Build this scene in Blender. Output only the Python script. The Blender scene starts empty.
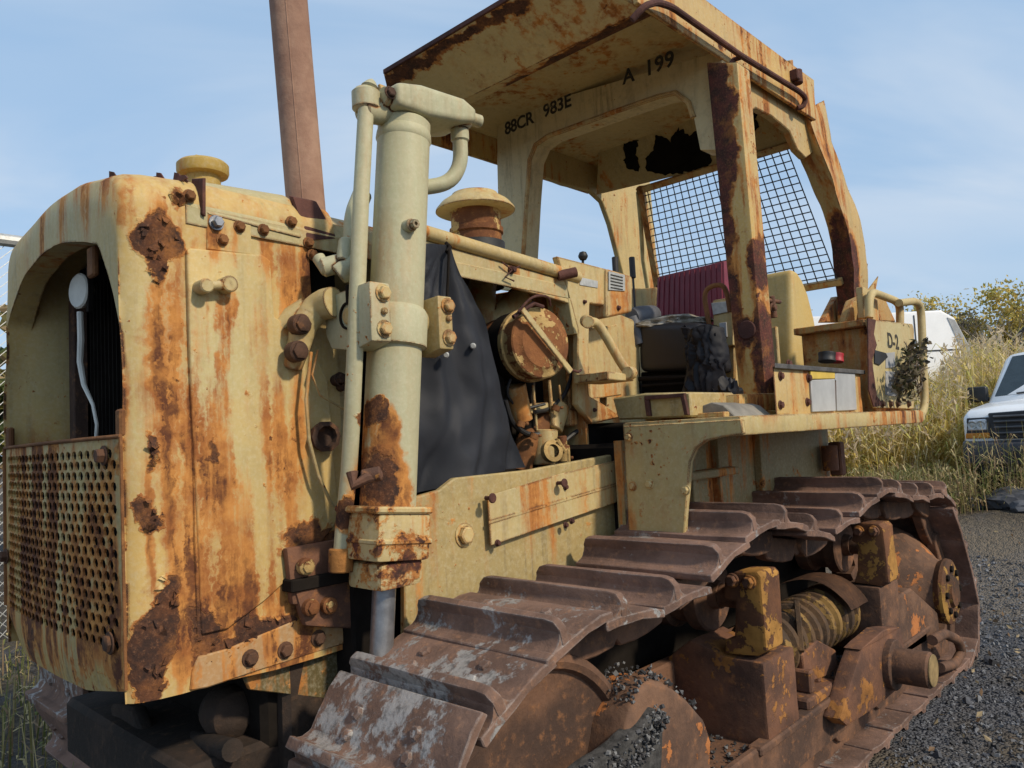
import bpy, bmesh, math, random
from mathutils import Vector as V, Matrix, noise as mnoise
random.seed(7)
S = bpy.context.scene
COL = S.collection
RAD = math.radians
PI = math.pi

# ------------------------------------------------------------------ camera (solved from the photo's vanishing points)
FPX = 767.854
CAMPOS = V((0, 0, 1.65))
def _axis(px, py):
    v = V((px - 512, 384 - py, FPX)); v.normalize(); return v
_dx = _axis(1240, 400); _dy = _axis(-300, 480)
_dz = _dx.cross(_dy)
if _dz.y < 0: _dz = -_dz
def w(v): return V((_dx.dot(v), _dy.dot(v), _dz.dot(v)))
right, up, fwd = w(V((1, 0, 0))), w(V((0, 1, 0))), w(V((0, 0, 1)))
cam_d = bpy.data.cameras.new('camera'); cam = bpy.data.objects.new('camera', cam_d); COL.objects.link(cam)
cam_d.sensor_width = 36; cam_d.lens = 36 * FPX / 1024; cam_d.clip_start = .05; cam_d.clip_end = 2000
cam.matrix_world = Matrix(((right.x, up.x, -fwd.x, 0), (right.y, up.y, -fwd.y, 0), (right.z, up.z, -fwd.z, CAMPOS.z), (0, 0, 0, 1)))
S.camera = cam
def P(px, py, **k):
    """measured photo point on a real plane of the place: x=, y= or z="""
    d = w(V((px - 512, 384 - py, FPX)))
    (a, val), = k.items(); i = 'xyz'.index(a)
    return CAMPOS + d * ((val - CAMPOS[i]) / d[i])

# ------------------------------------------------------------------ mesh helpers
class MB:
    def __init__(s): s.bm = bmesh.new()
    def _add(s, verts, faces):
        vs = [s.bm.verts.new(v) for v in verts]; fs = []
        for f in faces:
            try: fs.append(s.bm.faces.new([vs[i] for i in f]))
            except ValueError: pass
        return vs, fs
    def _bev(s, fs, w_, seg=1):
        if w_ <= 0: return
        es = set()
        for f in fs:
            if f.is_valid:
                for e in f.edges: es.add(e)
        es = [e for e in es if len(e.link_faces) == 2 and e.calc_face_angle(0) > .45]
        bmesh.ops.bevel(s.bm, geom=es, offset=w_, segments=seg, affect='EDGES', profile=.6, clamp_overlap=True)
    def prism(s, pts, vec, bev=0, seg=1):
        n = len(pts); vec = V(vec); a = [V(p) for p in pts]
        verts = a + [p + vec for p in a]
        faces = [list(range(n))[::-1], list(range(n, 2 * n))] + [[i, (i + 1) % n, n + (i + 1) % n, n + i] for i in range(n)]
        vs, fs = s._add(verts, faces)
        bmesh.ops.recalc_face_normals(s.bm, faces=fs)
        s._bev(fs, bev, seg); return s
    def box(s, lo, hi, bev=0, seg=1, rot=None):
        lo, hi = V(lo), V(hi)
        pts = [V((lo.x, lo.y, lo.z)), V((hi.x, lo.y, lo.z)), V((hi.x, hi.y, lo.z)), V((lo.x, hi.y, lo.z))]
        vec = V((0, 0, hi.z - lo.z))
        if rot is not None:
            c = (lo + hi) / 2
            pts = [c + rot @ (p - c) for p in pts]; vec = rot @ vec
        return s.prism(pts, vec, bev, seg)
    def lathe(s, o, axis, prof, seg=28):
        """prof = [(radius, height along axis)]"""
        o = V(o); ax = V(axis).normalized()
        t = V((0, 0, 1)) if abs(ax.z) < .9 else V((1, 0, 0))
        u = ax.cross(t).normalized(); v = ax.cross(u)
        rings = []
        for r, h in prof:
            if r < 1e-5: rings.append([s.bm.verts.new(o + ax * h)])
            else: rings.append([s.bm.verts.new(o + ax * h + (u * math.cos(2 * PI * i / seg) + v * math.sin(2 * PI * i / seg)) * r) for i in range(seg)])
        fs = []
        for A, B in zip(rings, rings[1:]):
            for i in range(seg):
                j = (i + 1) % seg
                q = [A[i % len(A)], A[j % len(A)], B[j % len(B)], B[i % len(B)]]
                q2 = []
                for x in q:
                    if x not in q2: q2.append(x)
                if len(q2) > 2:
                    try: fs.append(s.bm.faces.new(q2))
                    except ValueError: pass
        bmesh.ops.recalc_face_normals(s.bm, faces=fs)
        return s
    def cyl(s, a, b, r0, r1=None, seg=24, ch=.004):
        a, b = V(a), V(b); r1 = r0 if r1 is None else r1; L = (b - a).length
        c = min(ch, L * .3, r0 * .4)
        return s.lathe(a, b - a, [(0, 0), (r0 - c, 0), (r0, c), (r1, L - c), (max(r1 - c, 1e-4), L), (0, L)], seg)
    def tube(s, pts, r, seg=12, fillet=0, caps=True):
        pts = [V(p) for p in pts]
        if fillet:
            q = [pts[0]]
            for a, b, c in zip(pts, pts[1:], pts[2:]):
                d0 = min(fillet, (a - b).length * .49); d1 = min(fillet, (c - b).length * .49)
                p0 = b + (a - b).normalized() * d0; p1 = b + (c - b).normalized() * d1
                for k in range(7):
                    t = k / 6; q.append(p0 * (1 - t) ** 2 + b * 2 * t * (1 - t) + p1 * t * t)
            q.append(pts[-1]); pts = q
        n = len(pts); rr = r if isinstance(r, (list, tuple)) else [r] * n
        if len(rr) != n: rr = [rr[0] + (rr[-1] - rr[0]) * i / (n - 1) for i in range(n)]
        t0 = (pts[1] - pts[0]).normalized()
        u = t0.orthogonal().normalized(); rings = []
        for i in range(n):
            t = (pts[min(i + 1, n - 1)] - pts[max(i - 1, 0)]).normalized()
            u = (u - t * u.dot(t)).normalized(); v = t.cross(u)
            rings.append([s.bm.verts.new(pts[i] + (u * math.cos(2 * PI * k / seg) + v * math.sin(2 * PI * k / seg)) * rr[i]) for k in range(seg)])
        fs = []
        for A, B in zip(rings, rings[1:]):
            for k in range(seg):
                fs.append(s.bm.faces.new([A[k], A[(k + 1) % seg], B[(k + 1) % seg], B[k]]))
        if caps:
            fs.append(s.bm.faces.new(rings[0][::-1])); fs.append(s.bm.faces.new(rings[-1]))
        bmesh.ops.recalc_face_normals(s.bm, faces=fs)
        return s
    def grid(s, fn, nu, nv, close=False):
        g = [[s.bm.verts.new(fn(i / nu, j / nv)) for j in range(nv + 1)] for i in range(nu + 1)]
        for i in range(nu):
            for j in range(nv): s.bm.faces.new([g[i][j], g[i + 1][j], g[i + 1][j + 1], g[i][j + 1]])
        return s
    def bolt(s, p, ax, r=.016, h=.014, washer=True):
        p = V(p); ax = V(ax).normalized()
        if washer: s.cyl(p, p + ax * .005, r * 1.35, seg=14, ch=.001); p = p + ax * .005
        s.lathe(p, ax, [(0, 0), (r, 0), (r, h * .8), (r * .8, h), (0, h)], 6)
        return s
    def bar(s, a, b, wd, ht, up_=(0, 0, 1), bev=.003):
        a, b = V(a), V(b); d = (b - a).normalized(); x = d.cross(V(up_)).normalized(); z = x.cross(d)
        pts = [a + x * wd / 2 + z * ht / 2, a - x * wd / 2 + z * ht / 2, a - x * wd / 2 - z * ht / 2, a + x * wd / 2 - z * ht / 2]
        return s.prism(pts, b - a, bev)
    def solid(s, th):
        bmesh.ops.solidify(s.bm, geom=s.bm.faces[:], thickness=th); return s
    def rough(s, amp, sc, seed=0):
        for v in s.bm.verts:
            n = mnoise.noise_vector(v.co * sc + V((seed, seed * .7, 0))); v.co += n * amp
        return s
    def sub(s, cuts=1):
        bmesh.ops.subdivide_edges(s.bm, edges=s.bm.edges[:], cuts=cuts, use_grid_fill=True); return s
    def build(s, name, m, parent=None, ang=35, smooth=True):
        me = bpy.data.meshes.new(name); s.bm.normal_update(); s.bm.to_mesh(me); s.bm.free()
        if smooth:
            for p in me.polygons: p.use_smooth = True
            me.set_sharp_from_angle(angle=RAD(ang))
        for x in (m if isinstance(m, (list, tuple)) else [m]): me.materials.append(x)
        o = bpy.data.objects.new(name, me); COL.objects.link(o)
        if parent is not None:
            o.parent = parent
            if parent.type == 'EMPTY': o.matrix_parent_inverse = Matrix.Translation(-parent.location)
        return o
def islands(bm, gap):
    """connected islands of a mesh, those closer than gap taken as one piece"""
    seen = set(); comps = []
    for v in bm.verts:
        if v in seen: continue
        st_ = [v]; seen.add(v); c = []
        while st_:
            x = st_.pop(); c.append(x)
            for e in x.link_edges:
                y = e.other_vert(x)
                if y not in seen: seen.add(y); st_.append(y)
        lo = V([min(q.co[i] for q in c) for i in range(3)]); hi = V([max(q.co[i] for q in c) for i in range(3)])
        comps.append([c, lo, hi])
    out = []
    for c in comps:
        hit = [o for o in out if all(c[1][i] - gap <= o[2][i] and o[1][i] - gap <= c[2][i] for i in range(3))]
        for o in hit:
            out.remove(o); c = [c[0] + o[0], V([min(c[1][i], o[1][i]) for i in range(3)]), V([max(c[2][i], o[2][i]) for i in range(3)])]
        out.append(c)
    return [c[0] for c in out]
def build_each(m, name, mat, parent, gap=.002, ang=35):
    """one object per separate piece of the builder m"""
    res = []
    for comp in islands(m.bm, gap):
        n = MB(); mp = {v: n.bm.verts.new(v.co) for v in comp}; fs = {f for v in comp for f in v.link_faces}
        for f in fs:
            g = n.bm.faces.new([mp[v] for v in f.verts]); g.material_index = f.material_index
        res.append(n.build(name, mat, parent, ang))
    m.bm.free(); return res
def thing(name, label, cat, loc=(0, 0, 0), group=None):
    o = bpy.data.objects.new(name, None); COL.objects.link(o); o.location = loc; o.empty_display_size = .2
    o['label'] = label; o['category'] = cat
    if group: o['group'] = group
    return o
def tag(o, label=None, cat=None, group=None, kind=None):
    if label: o['label'] = label
    if cat: o['category'] = cat
    if group: o['group'] = group
    if kind: o['kind'] = kind
    return o
def lettering(text, o, xdir, ydir, size, m, parent, name='stencil_lettering', spacing=1.0, th=.0015):
    cu = bpy.data.curves.new('lettering', 'FONT'); cu.body = text; cu.size = size; cu.extrude = th; cu.space_character = spacing; cu.offset = size * .022
    t = bpy.data.objects.new('lettering', cu); COL.objects.link(t)
    bpy.context.view_layer.update()
    me = bpy.data.meshes.new_from_object(t.evaluated_get(bpy.context.evaluated_depsgraph_get()))
    bpy.data.objects.remove(t); bpy.data.curves.remove(cu)
    X = V(xdir).normalized(); Y = V(ydir).normalized(); Z = X.cross(Y)
    me.transform(Matrix(((X.x, Y.x, Z.x, o[0]), (X.y, Y.y, Z.y, o[1]), (X.z, Y.z, Z.z, o[2]), (0, 0, 0, 1))))
    me.materials.clear(); me.materials.append(m)
    ob = bpy.data.objects.new(name, me); COL.objects.link(ob); ob.parent = parent
    if parent.type == 'EMPTY': ob.matrix_parent_inverse = Matrix.Translation(-parent.location)
    return ob

# ------------------------------------------------------------------ materials
class NT:
    def __init__(s, name):
        s.m = bpy.data.materials.new(name); s.m.use_nodes = True; s.t = s.m.node_tree; s.t.nodes.clear()
        s.out = s.n('ShaderNodeOutputMaterial'); s.b = s.n('ShaderNodeBsdfPrincipled'); s.l(s.b.outputs[0], s.out.inputs[0])
    def n(s, k, **kw):
        x = s.t.nodes.new(k)
        for a, b in kw.items(): setattr(x, a, b)
        return x
    def l(s, a, b): s.t.links.new(a, b)
    def inp(s, sock, v):
        if isinstance(v, bpy.types.NodeSocket): s.l(v, sock)
        elif isinstance(v, (tuple, list)) and len(v) == 3 and sock.type == 'RGBA': sock.default_value = (*v, 1)
        else: sock.default_value = v
    def math(s, op, a, b=0., c=None, clamp=False):
        x = s.n('ShaderNodeMath', operation=op, use_clamp=clamp); s.inp(x.inputs[0], a); s.inp(x.inputs[1], b)
        if c is not None: s.inp(x.inputs[2], c)
        return x.outputs[0]
    def vm(s, op, a, b=(0, 0, 0)):
        x = s.n('ShaderNodeVectorMath', operation=op); s.inp(x.inputs[0], a); s.inp(x.inputs[1], b)
        return x.outputs['Value'] if op in ('LENGTH', 'DOT_PRODUCT', 'DISTANCE') else x.outputs[0]
    def noise(s, vec, scale, detail=4, rough=.55, dist=0, col=False):
        x = s.n('ShaderNodeTexNoise'); s.inp(x.inputs['Vector'], vec); x.inputs['Scale'].default_value = scale
        x.inputs['Detail'].default_value = detail; x.inputs['Roughness'].default_value = rough; x.inputs['Distortion'].default_value = dist
        return x.outputs['Color' if col else 'Fac']
    def ss(s, v, a, b):   # smoothstep 0..1
        x = s.n('ShaderNodeMapRange', interpolation_type='SMOOTHSTEP'); s.inp(x.inputs[0], v); s.inp(x.inputs[1], a); s.inp(x.inputs[2], b)
        return x.outputs[0]
    def mix(s, f, a, b, mode='MIX'):
        x = s.n('ShaderNodeMix', data_type='RGBA', blend_type=mode); s.inp(x.inputs[0], f); s.inp(x.inputs[6], a); s.inp(x.inputs[7], b)
        return x.outputs[2]
    def bump(s, h, strength=.5, dist=.01):
        x = s.n('ShaderNodeBump'); s.inp(x.inputs['Height'], h); x.inputs['Strength'].default_value = strength; x.inputs['Distance'].default_value = dist
        s.l(x.outputs[0], s.b.inputs['Normal'])
    def pos(s, seed=0.):
        g = s.n('ShaderNodeTexCoord')
        return s.vm('ADD', g.outputs['Object'], (seed, seed * .37, seed * .61))
    def fin(s, col, rough=.6, metal=0., spec=None):
        s.inp(s.b.inputs['Base Color'], col); s.inp(s.b.inputs['Roughness'], rough); s.inp(s.b.inputs['Metallic'], metal)
        if spec is not None: s.b.inputs['Specular IOR Level'].default_value = spec
        return s.m
RUST_D = (.045, .024, .018); RUST_M = (.115, .046, .022); RUST_L = (.30, .12, .035); STAIN_O = (.53, .235, .06)
def paint(name, base=(.60, .50, .275), base2=(.50, .47, .31), stain=.5, peel=.3, spots=(), seed=0., maroon=0., dirt=.5, sscale=1., edge=.0, dark=1., tint=(.85, .775, .59)):
    """weathered machine paint: tone patches, downward rust streaks, hard edged peeled patches.
    spots: ('p'|'s', centre, radii, strength) - peeled or stained places of this very machine"""
    base, base2 = [tuple(a * b for a, b in zip(c, tint)) for c in (base, base2)]
    t = NT(name); p0 = t.pos(0.); p = t.pos(seed)
    tone = t.ss(t.noise(p, 1.6, 5, .6), .38, .64)
    col = t.mix(tone, base, base2)
    fine = t.noise(p, 24, 6, .7)
    col = t.mix(t.math('MULTIPLY', t.ss(fine, .45, .8), dirt * .6), col, tuple(c * .55 for c in base2))
    grime = t.ss(t.noise(t.vm('MULTIPLY', p, (3.2, 3.2, 1.3)), 1.5, 7, .68), .50, .72)
    col = t.mix(t.math('MULTIPLY', grime, dirt * .55), col, (.27, .20, .10))
    # fine dark run-off streaks and chalky mottling
    ds = t.noise(t.vm('MULTIPLY', p, (26, 26, 1.6)), 1., 5, .62)
    col = t.mix(t.math('MULTIPLY', t.math('MULTIPLY', t.ss(ds, .50, .72), t.ss(t.noise(p, 2.1, 4, .6), .36, .62)), dirt * .75), col, (.17, .135, .075))
    mot = t.noise(p, 70, 3, .7)
    col = t.mix(t.math('MULTIPLY', t.ss(mot, .42, .7), .22), col, (.62, .57, .42))
    # streaks
    st = t.noise(t.vm('MULTIPLY', p, (8.5 * sscale, 8.5 * sscale, .75 * sscale)), 1., 5, .6)
    big = t.ss(t.noise(p, 1.15 * sscale, 3, .5), .40, .66)
    sm = t.math('MULTIPLY', t.math('MULTIPLY', t.ss(st, .40, .72), big), stain * 1.7)
    dvec = t.vm('MULTIPLY', t.vm('SUBTRACT', t.noise(p, 7, 5, .6, col=True), (.5, .5, .5)), (.16, .16, .16))
    dvec2 = t.vm('MULTIPLY', t.vm('SUBTRACT', t.noise(p, 30, 4, .6, col=True), (.5, .5, .5)), (.05, .05, .05))
    q = t.vm('ADD', t.vm('ADD', p0, dvec), dvec2)
    pk = None
    big2 = t.vm('MULTIPLY', t.vm('SUBTRACT', t.noise(t.vm('MULTIPLY', p, (1, 1, .45)), 3.2, 4, .6, col=True), (.5, .5, .5)), (.34, .34, .34))
    qs = t.vm('ADD', t.vm('ADD', p0, big2), dvec2)
    for kind, c, r, k in spots:
        inv = tuple(1 / max(x, 1e-3) for x in r)
        src = q if kind == 'p' else qs
        d = t.vm('LENGTH', t.vm('MULTIPLY', t.vm('SUBTRACT', src, tuple(c)), inv))
        f = t.math('MULTIPLY', t.math('SUBTRACT', 1., d), k)
        if kind == 'p': pk = f if pk is None else t.math('MAXIMUM', pk, f)
        else:
            f = t.math('MULTIPLY', t.math('MAXIMUM', f, 0.), t.ss(st, .34, .66)); sm = t.math('ADD', sm, f)
    pf = t.math('ADD', t.noise(p, 2.9 * sscale, 10, .66, .3), t.math('MULTIPLY', t.noise(p, 17 * sscale, 5, .6), .22))
    T = .885 - .22 * peel
    pn = t.math('SUBTRACT', pf, T)
    fk = t.math('ADD', t.noise(p, 38, 3, .55), t.math('MULTIPLY', t.ss(t.noise(p, 2.6, 5, .6), .35, .7), .16))
    pn = t.math('MAXIMUM', pn, t.math('SUBTRACT', fk, .865 - .06 * min(1., peel * 1.5)))
    if pk is not None: pn = t.math('MAXIMUM', pn, t.math('MULTIPLY', pk, .25))
    if edge > 0:
        bv = t.n('ShaderNodeBevel', samples=4); bv.inputs['Radius'].default_value = .012
        g = t.n('ShaderNodeNewGeometry'); e = t.math('SUBTRACT', 1., t.vm('DOT_PRODUCT', bv.outputs[0], g.outputs['Normal']))
        e = t.math('MULTIPLY', t.ss(e, .01, .12), t.ss(t.noise(p, 7, 6, .7), .56 - edge * .22, .60))
        pn = t.math('MAXIMUM', pn, t.math('SUBTRACT', t.math('MULTIPLY', e, .2), .06))
    peelm = t.ss(pn, 0., .012); halo = t.ss(pn, -.085, .0)
    fs = t.noise(t.vm('MULTIPLY', t.vm('ADD', p, dvec2), (34, 34, 2.2)), 1., 5, .62)
    sm = t.math('MULTIPLY', sm, t.math('ADD', .35, t.math('MULTIPLY', t.ss(fs, .30, .66), 1.05)))
    sm = t.math('ADD', sm, t.math('MULTIPLY', halo, t.math('ADD', .25, t.math('MULTIPLY', t.ss(fs, .3, .6), .4))))
    fl = t.ss(t.noise(p, 9, 6, .65), .35, .7)
    col = t.mix(t.ss(sm, .05, .55), col, t.mix(fl, STAIN_O, (.30, .105, .03)))
    col = t.mix(t.math('MULTIPLY', t.ss(sm, .50, 1.25), t.ss(t.noise(p, 13, 7, .7), .25, .60)), col, (.105, .038, .019))
    rn = t.noise(p, 15, 9, .75); rf = t.noise(p, 85, 4, .7)
    rc = t.mix(t.ss(rn, .38, .62), RUST_D, t.mix(maroon, RUST_M, (.12, .035, .03)))
    rc = t.mix(t.math('MULTIPLY', t.ss(t.noise(p, 6, 8, .75), .50, .68), .8), rc, RUST_L)
    rc = t.mix(t.math('MULTIPLY', t.ss(rf, .52, .72), .6), rc, (.26, .12, .06))
    rc = t.mix(t.math('MULTIPLY', t.ss(rf, .48, .28), .55), rc, (.022, .014, .012))
    rc = t.mix(t.math('MULTIPLY', t.math('SUBTRACT', 1., t.ss(pn, .0, .04)), .75), rc, (.30, .125, .04))
    col = t.mix(peelm, col, rc)
    if dark != 1.: col = t.mix(1., col, (dark,) * 3, 'MULTIPLY')
    rough = t.math('ADD', .58, t.math('MULTIPLY', t.math('MAXIMUM', peelm, t.ss(sm, .2, .8)), .4))
    hgt = t.math('ADD', t.math('MULTIPLY', peelm, t.math('SUBTRACT', t.math('MULTIPLY', rf, .55), 1.0)), t.math('MULTIPLY', fine, .25))
    hgt = t.math('ADD', hgt, t.math('MULTIPLY', halo, .35))
    hgt = t.math('ADD', hgt, t.math('MULTIPLY', t.noise(p, 3.0, 3, .5), 1.1))
    t.bump(hgt, .7, .008)
    return t.fin(col, rough, 0., .35)
def rusty(name, a=(.05, .03, .022), b=(.12, .06, .035), c=(.26, .115, .045), seed=0., worn=0., wc=(.40, .40, .41), yellow=0., ycol=(.45, .27, .06), fine=18, oc=None):
    """bare rusted steel; worn = how much bare grey metal, yellow = how much old paint is left"""
    t = NT(name); p = t.vm('ADD', t.n('ShaderNodeNewGeometry').outputs['Position'], (seed, seed * .4, seed * .7))
    col = t.mix(t.ss(t.noise(p, 3.2, 8, .68), .38, .64), a, b)
    col = t.mix(t.math('MULTIPLY', t.ss(t.noise(p, fine, 7, .7), .52, .74), .75), col, c)
    h = t.noise(p, fine * 2, 7, .7); metal = 0.; rough = .85
    if yellow > 0:
        y = t.ss(t.math('ADD', t.noise(p, 4.2, 9, .68), t.math('MULTIPLY', t.noise(p, 20, 5, .6), .25)), .80 - yellow * .35, .815 - yellow * .35)
        yc = t.mix(t.ss(t.noise(p, 7, 5, .6), .4, .65), ycol, tuple(x * .6 for x in ycol))
        col = t.mix(y, col, yc); h = t.math('ADD', h, t.math('MULTIPLY', y, .8))
    if worn > 0:
        bv = t.n('ShaderNodeBevel', samples=4); bv.inputs['Radius'].default_value = .010
        g_ = t.n('ShaderNodeNewGeometry'); ed = t.math('MULTIPLY', t.ss(t.math('SUBTRACT', 1., t.vm('DOT_PRODUCT', bv.outputs[0], g_.outputs['Normal'])), .02, .16), t.ss(t.noise(p, 14, 6, .7), .38, .58))
        wm = t.ss(t.math('ADD', t.noise(p, 3.6, 10, .70), t.math('MULTIPLY', t.noise(p, 34, 4, .6), .25)), .84 - worn * .36, .90 - worn * .36)
        wm = t.math('MAXIMUM', wm, t.math('MULTIPLY', ed, min(1., .45 + worn * .5)))
        wcol = t.mix(t.ss(t.noise(p, 40, 4, .6), .45, .7), wc, tuple(x * .45 for x in wc))
        col = t.mix(wm, col, wcol); metal = t.math('MULTIPLY', wm, .35); rough = t.math('SUBTRACT', .85, t.math('MULTIPLY', wm, .4))
        h = t.math('SUBTRACT', h, t.math('MULTIPLY', wm, .3))
    t.bump(h, .6, .008)
    return t.fin(col, rough, metal, .3)
def plain(name, col, rough=.6, metal=0., var=.25, sc=8, bump=.2, spec=None, seed=0., col2=None):
    t = NT(name); p = t.pos(seed)
    c = t.mix(t.ss(t.noise(p, sc, 6, .65), .3, .7), tuple(x * (1 - var) for x in col), col2 or tuple(min(1, x * (1 + var)) for x in col))
    if bump: t.bump(t.noise(p, sc * 4, 5, .6), bump, .004)
    return t.fin(c, rough, metal, spec)

# ------------------------------------------------------------------ material instances
GY = 2.27
def sp(kind, px, py, rx, ry, k=1., **pl):
    pl = pl or {'y': GY}
    c = P(px, py, **pl); a = P(px + rx, py, **pl); b = P(px, py + ry, **pl)
    ax = list(pl)[0]
    h = (a - c).length; v = (b - c).length
    r = (.25, h, v) if ax == 'x' else ((h, .25, v) if ax == 'y' else (h, v, .25))
    return (kind, c, r, k)
G_SPOTS = [
    sp('p', 160, 238, 22, 24, 1.6), sp('p', 158, 262, 10, 22, 1.3), sp('s', 163, 350, 17, 130, 1.7), sp('s', 166, 480, 24, 120, .8),
    sp('s', 217, 330, 15, 60, 1.6), sp('s', 218, 410, 18, 130, 1.0), sp('s', 208, 226, 16, 30, 1.3), sp('s', 300, 290, 26, 75, 2.0), sp('s', 268, 250, 20, 50, .8),
    sp('s', 190, 560, 14, 110, 1.1), sp('s', 300, 430, 30, 120, .7), sp('s', 240, 560, 40, 120, .7), sp('s', 255, 330, 22, 160, .6), sp('s', 180, 300, 14, 150, .8),
    sp('p', 166, 608, 13, 34, 1.6), sp('p', 152, 655, 16, 42, 1.6), sp('p', 148, 685, 16, 20, 1.4), sp('p', 149, 513, 9, 17, 1.2),
    sp('p', 152, 452, 6, 14, .9), sp('p', 205, 632, 14, 30, 1.2), sp('p', 222, 652, 26, 12, 1.2), sp('p', 318, 545, 34, 14, 1.3), sp('p', 272, 626, 26, 13, 1.2),
    sp('p', 300, 530, 18, 10, .9), sp('p', 246, 632, 9, 16, 1.1), sp('p', 215, 455, 5, 7, .7), sp('p', 178, 196, 8, 10, .8), sp('s', 150, 205, 26, 45, 1.3),
    sp('s', 172, 640, 36, 60, 1.3), sp('s', 260, 655, 90, 26, 1.7), sp('s', 130, 560, 10, 130, 1.2), sp('s', 195, 395, 9, 200, .9), sp('s', 285, 470, 22, 90, .9), sp('s', 240, 600, 90, 40, 1.0), sp('s', 212, 520, 16, 130, 1.0), sp('s', 172, 560, 26, 70, 1.1), sp('s', 235, 250, 60, 30, .8)]
M_guard = paint('guard_paint', base=(.64, .50, .25), base2=(.57, .53, .35), stain=.75, peel=.16, spots=G_SPOTS, seed=3.1, edge=.45, tint=(.85, .745, .51))
M_door = paint('door_paint', base=(.66, .53, .28), base2=(.57, .53, .35), stain=.6, peel=.08, spots=G_SPOTS, seed=3.1, dirt=.4, tint=(.85, .75, .53))
M_hood = paint('hood_paint', base=(.56, .50, .31), base2=(.47, .46, .32), stain=.5, peel=.26, seed=5., edge=.6)
M_cream = paint('cream_paint', base=(.62, .52, .30), base2=(.55, .49, .31), stain=.45, peel=.26, seed=8., edge=.6)
M_pale = paint('pale_green_paint', base=(.46, .445, .28), base2=(.42, .42, .275), stain=.12, peel=.08, seed=11., dirt=.7, edge=.35, tint=(1,1,1))
cylspots = [sp('p', 375, 410, 9, 16, 1.4, y=2.0), sp('s', 380, 440, 18, 60, 1.6, y=2.0), sp('p', 382, 478, 8, 28, 1.0, y=2.0), sp('s', 385, 510, 30, 60, 1.3, y=2.0), sp('p', 372, 520, 9, 20, 1., y=2.0)]
M_cyl = paint('cylinder_paint', base=(.46, .445, .28), base2=(.43, .42, .27), stain=.12, peel=.10, edge=.3, tint=(1,1,1), spots=cylspots, seed=2.2, dirt=.3)
M_gland = paint('gland_paint', base=(.62, .52, .30), base2=(.58, .50, .32), stain=1.0, peel=1.08, seed=6., sscale=2.6, maroon=.6)
M_rops = paint('canopy_paint', base=(.64, .48, .235), base2=(.56, .47, .28), stain=.55, peel=.36, seed=14., edge=.6, sscale=1.3)
postspots = [sp('p', 718, 120, 17, 85, 1.7, x=3.8), sp('p', 722, 215, 9, 60, 1.2, x=3.8), sp('p', 768, 300, 8, 110, 1.3, x=3.8), sp('p', 730, 290, 6, 26, 1., x=3.8), sp('s', 740, 300, 20, 90, 1.4, x=3.8), sp('p', 762, 350, 10, 50, 1.3, x=3.8), sp('p', 745, 330, 9, 16, 1., x=3.8), sp('p', 756, 260, 6, 30, 1., x=3.8), sp('s', 735, 180, 20, 60, .9, x=3.8)]
M_post = paint('post_paint', base=(.64, .47, .20), base2=(.60, .47, .24), stain=.7, peel=.58, spots=postspots, seed=16., maroon=.8, sscale=1.6)
rspots = [sp('p', 850, 290, 30, 60, 1.8, x=5.55), sp('p', 835, 235, 12, 24, 1., x=5.4), sp('s', 845, 260, 30, 70, 1.3, x=5.4)]
M_rpost = paint('rear_post_paint', base=(.60, .45, .21), base2=(.55, .44, .24), stain=.7, peel=.4, spots=rspots, seed=19., maroon=.9, edge=.5, sscale=1.5)
M_skirt = paint('roof_skirt_paint', base=(.66, .48, .20), base2=(.62, .48, .25), stain=.9, peel=.62, seed=21., edge=.8, sscale=1.6)
M_vis = paint('roof_lining_paint', base=(.60, .50, .29), base2=(.56, .48, .29), stain=.4, peel=.30, seed=24., edge=.7, sscale=1.5, tint=(1.02, .97, .80),
              spots=[('p', P(605, 36, z=3.71), (.06, .30, .2), 1.1), ('p', P(560, 60, z=3.71), (.05, .16, .2), 1.1), ('p', P(520, 80, z=3.71), (.035, .10, .2), 1.0), ('p', P(640, 20, z=3.71), (.08, .2, .2), 1.1), ('s', P(580, 50, z=3.71), (.12, .7, .2), 1.3),
    ('p', P(394, 76, z=3.86), (.05, .5, .1), .8), ('p', P(470, 30, z=3.86), (.03, .5, .1), .8)])
M_text = paint('beam_paint', base=(.57, .50, .31), base2=(.52, .47, .31), stain=.2, peel=.2, seed=27., sscale=1.5, tint=(1.15, 1.08, .95), dirt=1.)
M_deck = paint('deck_paint', base=(.57, .49, .28), base2=(.48, .44, .28), stain=.85, peel=.48, seed=31., edge=.7, sscale=1.3)
M_tank = paint('tank_paint', base=(.66, .52, .24), base2=(.62, .52, .27), stain=.15, peel=.02, seed=33., dirt=.3)
M_frame = paint('chassis_paint', base=(.48, .39, .21), base2=(.42, .36, .21), stain=.32, peel=.26, seed=35., dirt=1.)
M_plate = paint('plate_paint', base=(.60, .52, .31), base2=(.55, .49, .31), stain=.45, peel=.24, seed=37., dirt=.6, edge=.5)
M_grille = paint('grille_paint', base=(.56, .41, .17), base2=(.52, .43, .23), stain=2.2, peel=.66, seed=41., sscale=1.5, dirt=1., spots=[sp('s', 70, 640, 80, 40, 1.6, x=.8), sp('s', 40, 540, 60, 120, 1.3, x=.8), sp('s', 100, 500, 30, 80, .8, x=.8)])
M_box = paint('box_paint', base=(.58, .53, .34), base2=(.55, .51, .34), stain=.15, peel=.12, seed=43., edge=.7)
M_rear = paint('rear_box_paint', base=(.50, .33, .12), base2=(.42, .30, .13), stain=.9, peel=.62, seed=45., edge=.5, sscale=1.8)
M_rust = rusty('brown_rust', seed=1.)
M_maroon = rusty('maroon_rust', (.06, .026, .022), (.12, .05, .038), (.20, .085, .05), seed=4.)
M_orange = rusty('orange_rust', (.13, .055, .022), (.25, .11, .04), (.40, .18, .06), seed=5.)
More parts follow.
